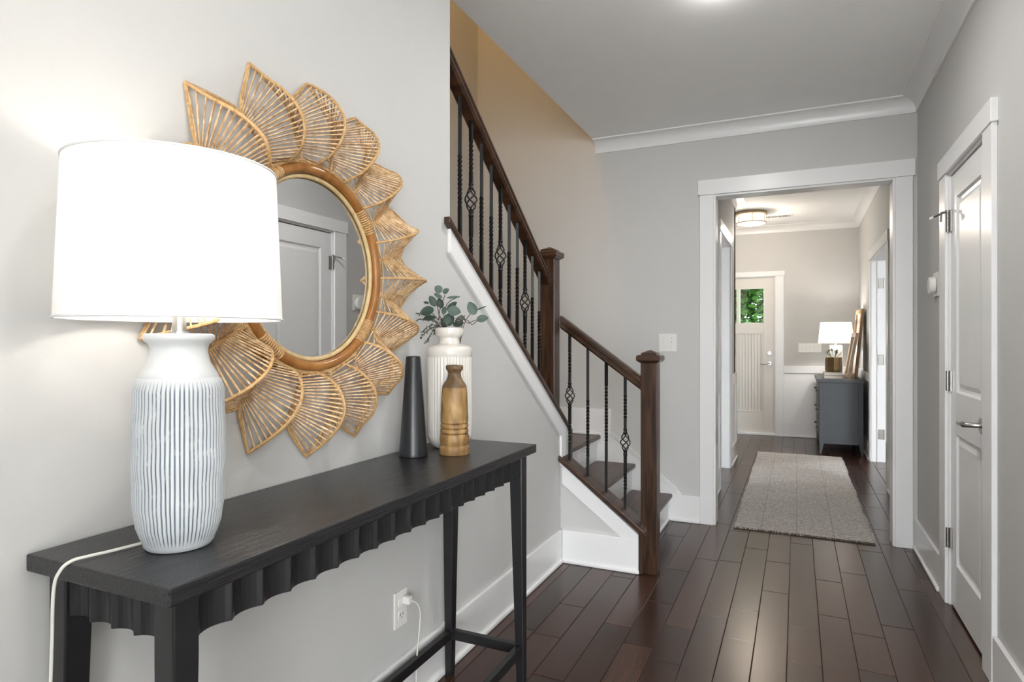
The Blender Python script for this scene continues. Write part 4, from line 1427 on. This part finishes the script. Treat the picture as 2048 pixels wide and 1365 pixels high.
for k in range(260):
    t = rr2.random()
    if k < 130:
        p = (RX0 + (RX1 - RX0) * t, RY0 - 0.001, 0.010); d = (rr2.uniform(-0.004, 0.004), -rr2.uniform(0.004, 0.011), -0.006)
    else:
        sd = rr2.choice((0, 1))
        i_ = int(t * nr)
        p = rows[i_][0 if sd == 0 else -1]; d = ((-1 if sd == 0 else 1) * rr2.uniform(0.003, 0.009), rr2.uniform(-0.004, 0.004), -0.005)
    fg.tube([p, (p[0] + d[0], p[1] + d[1], p[2] + d[2])], 0.0016, 4)
build(fg, 'fringe', M['fringe'], rg_, kind='stuff')

lr = empty('bounce_rug', (1.2, -2.1, 0), 'pale cream rug added behind the camera to bounce sunlight up into the hall', 'rug')  # added as a pale reflector for sun from the rear opening
build(B(-0.9, 3.1, -3.45, -0.8, 0.0005, 0.012), 'rug_pile', M['bounce_rug_cream'], lr, bevel=0.004)

# ------------------------------------------------------------------ dresser and things on it
DX0, DX1, DY0, DY1, DZ = 0.222, 0.640, 7.50, 8.56, 0.805
dr = empty('dresser', ((DX0 + DX1) / 2, (DY0 + DY1) / 2, 0), 'slate grey dresser against the right foyer wall', 'dresser')
m = M['dresser']
build(B(DX0 - 0.022, DX1 + 0.005, DY0 - 0.012, DY1 + 0.012, DZ - 0.032, DZ), 'dresser_top', m, dr, bevel=0.003)
build(B(DX0 + 0.012, DX1 - 0.005, DY0 + 0.012, DY1 - 0.012, 0.135, DZ - 0.032), 'carcass', m, dr)
for (xa, ya) in ((DX0, DY0), (DX1 - 0.045, DY0), (DX0, DY1 - 0.045), (DX1 - 0.045, DY1 - 0.045)):
    vs = []
    sx = 1 if xa == DX0 else -1
    ox = xa if sx == 1 else xa + 0.045
    for z, wd in ((0, 0.022), (0.13, 0.045), (DZ - 0.032, 0.045)):
        vs += [(ox, ya, z), (ox + sx * wd, ya, z), (ox + sx * wd, ya + 0.045, z), (ox, ya + 0.045, z)]
    fs = [(3, 2, 1, 0), (8, 9, 10, 11)] + [(i + k, i + (k + 1) % 4, i + 4 + (k + 1) % 4, i + 4 + k) for i in (0, 4) for k in range(4)]
    if sx < 0: fs = [tuple(reversed(f)) for f in fs]
    build(MB()._add(vs, fs), 'leg', m, dr, bevel=0.002)
build(B(DX0 + 0.045, DX1 - 0.045, DY0 + 0.004, DY0 + 0.02, 0.115, 0.15), 'bottom_rail', m, dr)
for i in range(3):
    z0 = 0.155 + i * 0.205
    for j in range(2):
        y0 = DY0 + 0.05 + j * 0.485
        d_ = build(B(DX0 - 0.004, DX0 + 0.014, y0, y0 + 0.475, z0, z0 + 0.195), 'drawer', m, dr, bevel=0.002)
        build(MB().cyl((DX0 - 0.004, y0 + 0.237, z0 + 0.097), (DX0 - 0.03, y0 + 0.237, z0 + 0.097), 0.008, 0.014, n=14), 'knob', M['nickel'], d_, smooth=True)

# lamp on the dresser
sl = empty('small_table_lamp', (0.411, 8.10, DZ), 'small lamp with a tapered white shade on the grey dresser', 'table lamp')
SLX, SLY = 0.411, 8.10
build(MB().box(SLX - 0.055, SLX + 0.055, SLY - 0.055, SLY + 0.055, DZ, DZ + 0.02), 'foot', M['white_lamp'], sl, bevel=0.004)
build(MB().box(SLX - 0.066, SLX + 0.066, SLY - 0.066, SLY + 0.066, DZ + 0.02, DZ + 0.366), 'lamp_body', M['white_lamp'], sl, bevel=0.014, seg=3)
build(MB().cyl((SLX, SLY, DZ + 0.366), (SLX, SLY, DZ + 0.43), 0.011, n=14), 'stem', M['bronze'], sl, smooth=True)
vs, fs = [], []
for (hx, hy, z) in ((0.185, 0.185, 1.193), (0.162, 0.162, 1.437)):
    for k in range(40):
        a = 2 * PI * k / 40
        vs.append((SLX + hx * math.cos(a), SLY + hy * math.sin(a), z))
for k in range(40):
    fs.append((k, (k + 1) % 40, 40 + (k + 1) % 40, 40 + k))
build(MB()._add(vs, fs), 'lamp_shade', M['shade'], sl, smooth=True)
lamp_light('small_lamp_bulb', 'POINT', (SLX, SLY, 1.31), 6.0, (1.0, 0.95, 0.88), 0.035, parent=sl)

for i, (dy, lab) in enumerate(((0.0, 'lower taupe book of the pair under the bronze planter'), (0.004, 'upper taupe book directly under the bronze planter'))):
    e = empty('book', (0.37, 7.80, DZ + 0.034 * i), lab, 'book', 'books under the planter')
    z0 = DZ + 0.036 * i + 0.0005
    x0, x1, y0, y1 = 0.272, 0.462 - 0.006 * i, 7.665 + dy, 7.90
    build(MB().prism([(y0 + 0.02 * 0, z0)] and [(x0, z0), (x1, z0), (x1, z0 + 0.003), (x0 + 0.004, z0 + 0.003), (x0 + 0.004, z0 + 0.032), (x1, z0 + 0.032), (x1, z0 + 0.035), (x0, z0 + 0.035)], 'Y', y0, y1), 'book_cover', M['book'], e)
    build(B(x0 + 0.005, x1 - 0.005, y0 + 0.004, y1 - 0.004, z0 + 0.003, z0 + 0.032), 'book_pages', M['pages'], e)

PX, PY, PZ = 0.372, 7.775, DZ + 0.073
po = empty('bronze_planter', (PX, PY, PZ), 'faceted bronze planter with a small flowering plant on two books', 'planter')
build(MB().lathe([(0.074, PZ), (0.082, PZ + 0.004), (0.086, PZ + 0.03), (0.083, PZ + 0.15), (0.081, PZ + 0.163), (0.074, PZ + 0.163), (0.074, PZ + 0.14), (0.005, PZ + 0.138)], 8, (PX, PY), lambda r, z, a, k: r * (1.04 if k % 2 else 1.0)), 'pot', M['planter'], po, bevel=0.002)
rp2 = random.Random(6)
for k in range(16):
    a = rp2.uniform(0, 2 * PI); el = rp2.uniform(0.35, 1.3); L = rp2.uniform(0.05, 0.11)
    d = Vector((math.cos(a) * math.cos(el), math.sin(a) * math.cos(el), math.sin(el)))
    p0 = Vector((PX + 0.03 * math.cos(a), PY + 0.03 * math.sin(a), PZ + 0.14))
    p1 = p0 + d * L
    s_ = build(MB().tube([p0, (p0 + p1) / 2 + Vector((0, 0, 0.01)), p1], 0.0018, 5), 'stem', M['plantleaf'], po)
    lm = leaf_mesh(0.045, 0.02)
    ux = (d + Vector((rp2.uniform(-.4, .4), rp2.uniform(-.4, .4), -0.3))).normalized()
    nz = Vector((0, -0.4, 1)); nz = (nz - ux * nz.dot(ux)).normalized(); uy = nz.cross(ux)
    lm.v = [tuple(p1 + ux * p[0] + uy * p[1] + nz * p[2]) for p in lm.v]
    build(lm, 'flower' if k % 3 == 0 else 'leaf', M['flower'] if k % 3 == 0 else M['plantleaf'], s_, smooth=True)


def leaning_frame(xb, xt, y0, y1, z0, H_, bar_w, mat, label, name='picture_frame', fill=True):
    """frame leaning on the right wall: bottom edge at x=xb, top touches x=xt; spans y0..y1"""
    e = empty(name, (xb, (y0 + y1) / 2, z0), label, 'picture frame', 'frames leaning on the dresser')
    up = Vector((xt - xb, 0, H_)); L = up.length; up.normalize()
    fy = 0.06                              # turned a little towards the hall
    al = Vector((-math.sin(fy), math.cos(fy), 0))
    nr = al.cross(up).normalized()
    if nr.x > 0: nr = -nr
    o = Vector((xb, y0, z0))
    th = 0.028

    def slab(u0, u1, v0, v1, t0, t1):
        vs = []
        for v in (v0, v1):
            for (u, t) in ((u0, t0), (u1, t0), (u1, t1), (u0, t1)):
                vs.append(o + al * u + up * v + nr * t)
        return MB()._add(vs, [(3, 2, 1, 0), (4, 5, 6, 7)] + [(k, (k + 1) % 4, 4 + (k + 1) % 4, 4 + k) for k in range(4)])
    W = y1 - y0
    for a in ((0, bar_w, 0, L), (W - bar_w, W, 0, L), (bar_w, W - bar_w, 0, bar_w), (bar_w, W - bar_w, L - bar_w, L)):
        build(slab(a[0], a[1], a[2], a[3], 0, th), 'frame_bar', mat, e, bevel=0.003)
    if fill:
        build(slab(bar_w, W - bar_w, bar_w, L - bar_w, 0.004, 0.008), 'print', M['paper'], e)
    return e


leaning_frame(0.604, 0.672, 7.76, 8.16, DZ + 0.001, 0.765, 0.05, M['frame'], 'tall weathered wooden frame leaning on the wall, rear of the pair')
leaning_frame(0.524, 0.604, 7.60, 7.90, DZ + 0.001, 0.50, 0.05, M['frame_pale'], 'short pale wooden frame leaning in front of the taller one')

# ------------------------------------------------------------------ outside the front door
S('ground', B(-14, 14, -16, 34, -0.35, -0.15), M['ground'], 'pale ground and driveway outside the house', 'ground')
tr = empty('maple_tree', (-0.95, 10.95, -0.15), 'leafy green tree seen through the front door glass', 'tree')
build(MB().tube([(-0.95, 10.95, -0.15), (-0.98, 10.95, 1.2), (-0.9, 11.0, 2.4), (-0.95, 10.95, 4.0)], [0.10, 0.08, 0.07, 0.03], 10), 'trunk', M['bark'], tr, smooth=True)
for (dx, dy, dz) in ((0.9, 0.2, 1.2), (-1.0, -0.1, 1.4), (0.3, -0.7, 1.3), (-0.4, 0.6, 1.6)):
    build(MB().tube([(-0.95, 10.95, 1.5), (-0.95 + dx * 0.5, 10.95 + dy * 0.5, 1.5 + dz * 0.6), (-0.95 + dx, 10.95 + dy, 1.5 + dz)], [0.05, 0.035, 0.015], 7), 'branch', M['bark'], tr, smooth=True)
lfm = MB()
rt2 = random.Random(17)
for k in range(15000):
    while True:
        p = Vector((rt2.uniform(-1, 1), rt2.uniform(-1, 1), rt2.uniform(-1, 1)))
        if p.length <= 1: break
    p = Vector((-0.95 + p.x * 1.3, 10.95 + p.y * 1.0, 2.55 + p.z * 1.35))
    a, b = rt2.uniform(0, 2 * PI), rt2.uniform(-1, 1)
    u = Vector((math.cos(a), math.sin(a), b * 0.6)).normalized()
    v = u.cross(Vector((rt2.uniform(-1, 1), rt2.uniform(-1, 1), 1))).normalized()
    s = rt2.uniform(0.08, 0.14)
    lfm._add([p, p + u * s * 0.5 + v * s * 0.38, p + u * s, p + u * s * 0.5 - v * s * 0.38], [(0, 1, 2, 3)])
build(lfm, 'foliage', M['treeleaf'], tr, kind='stuff')
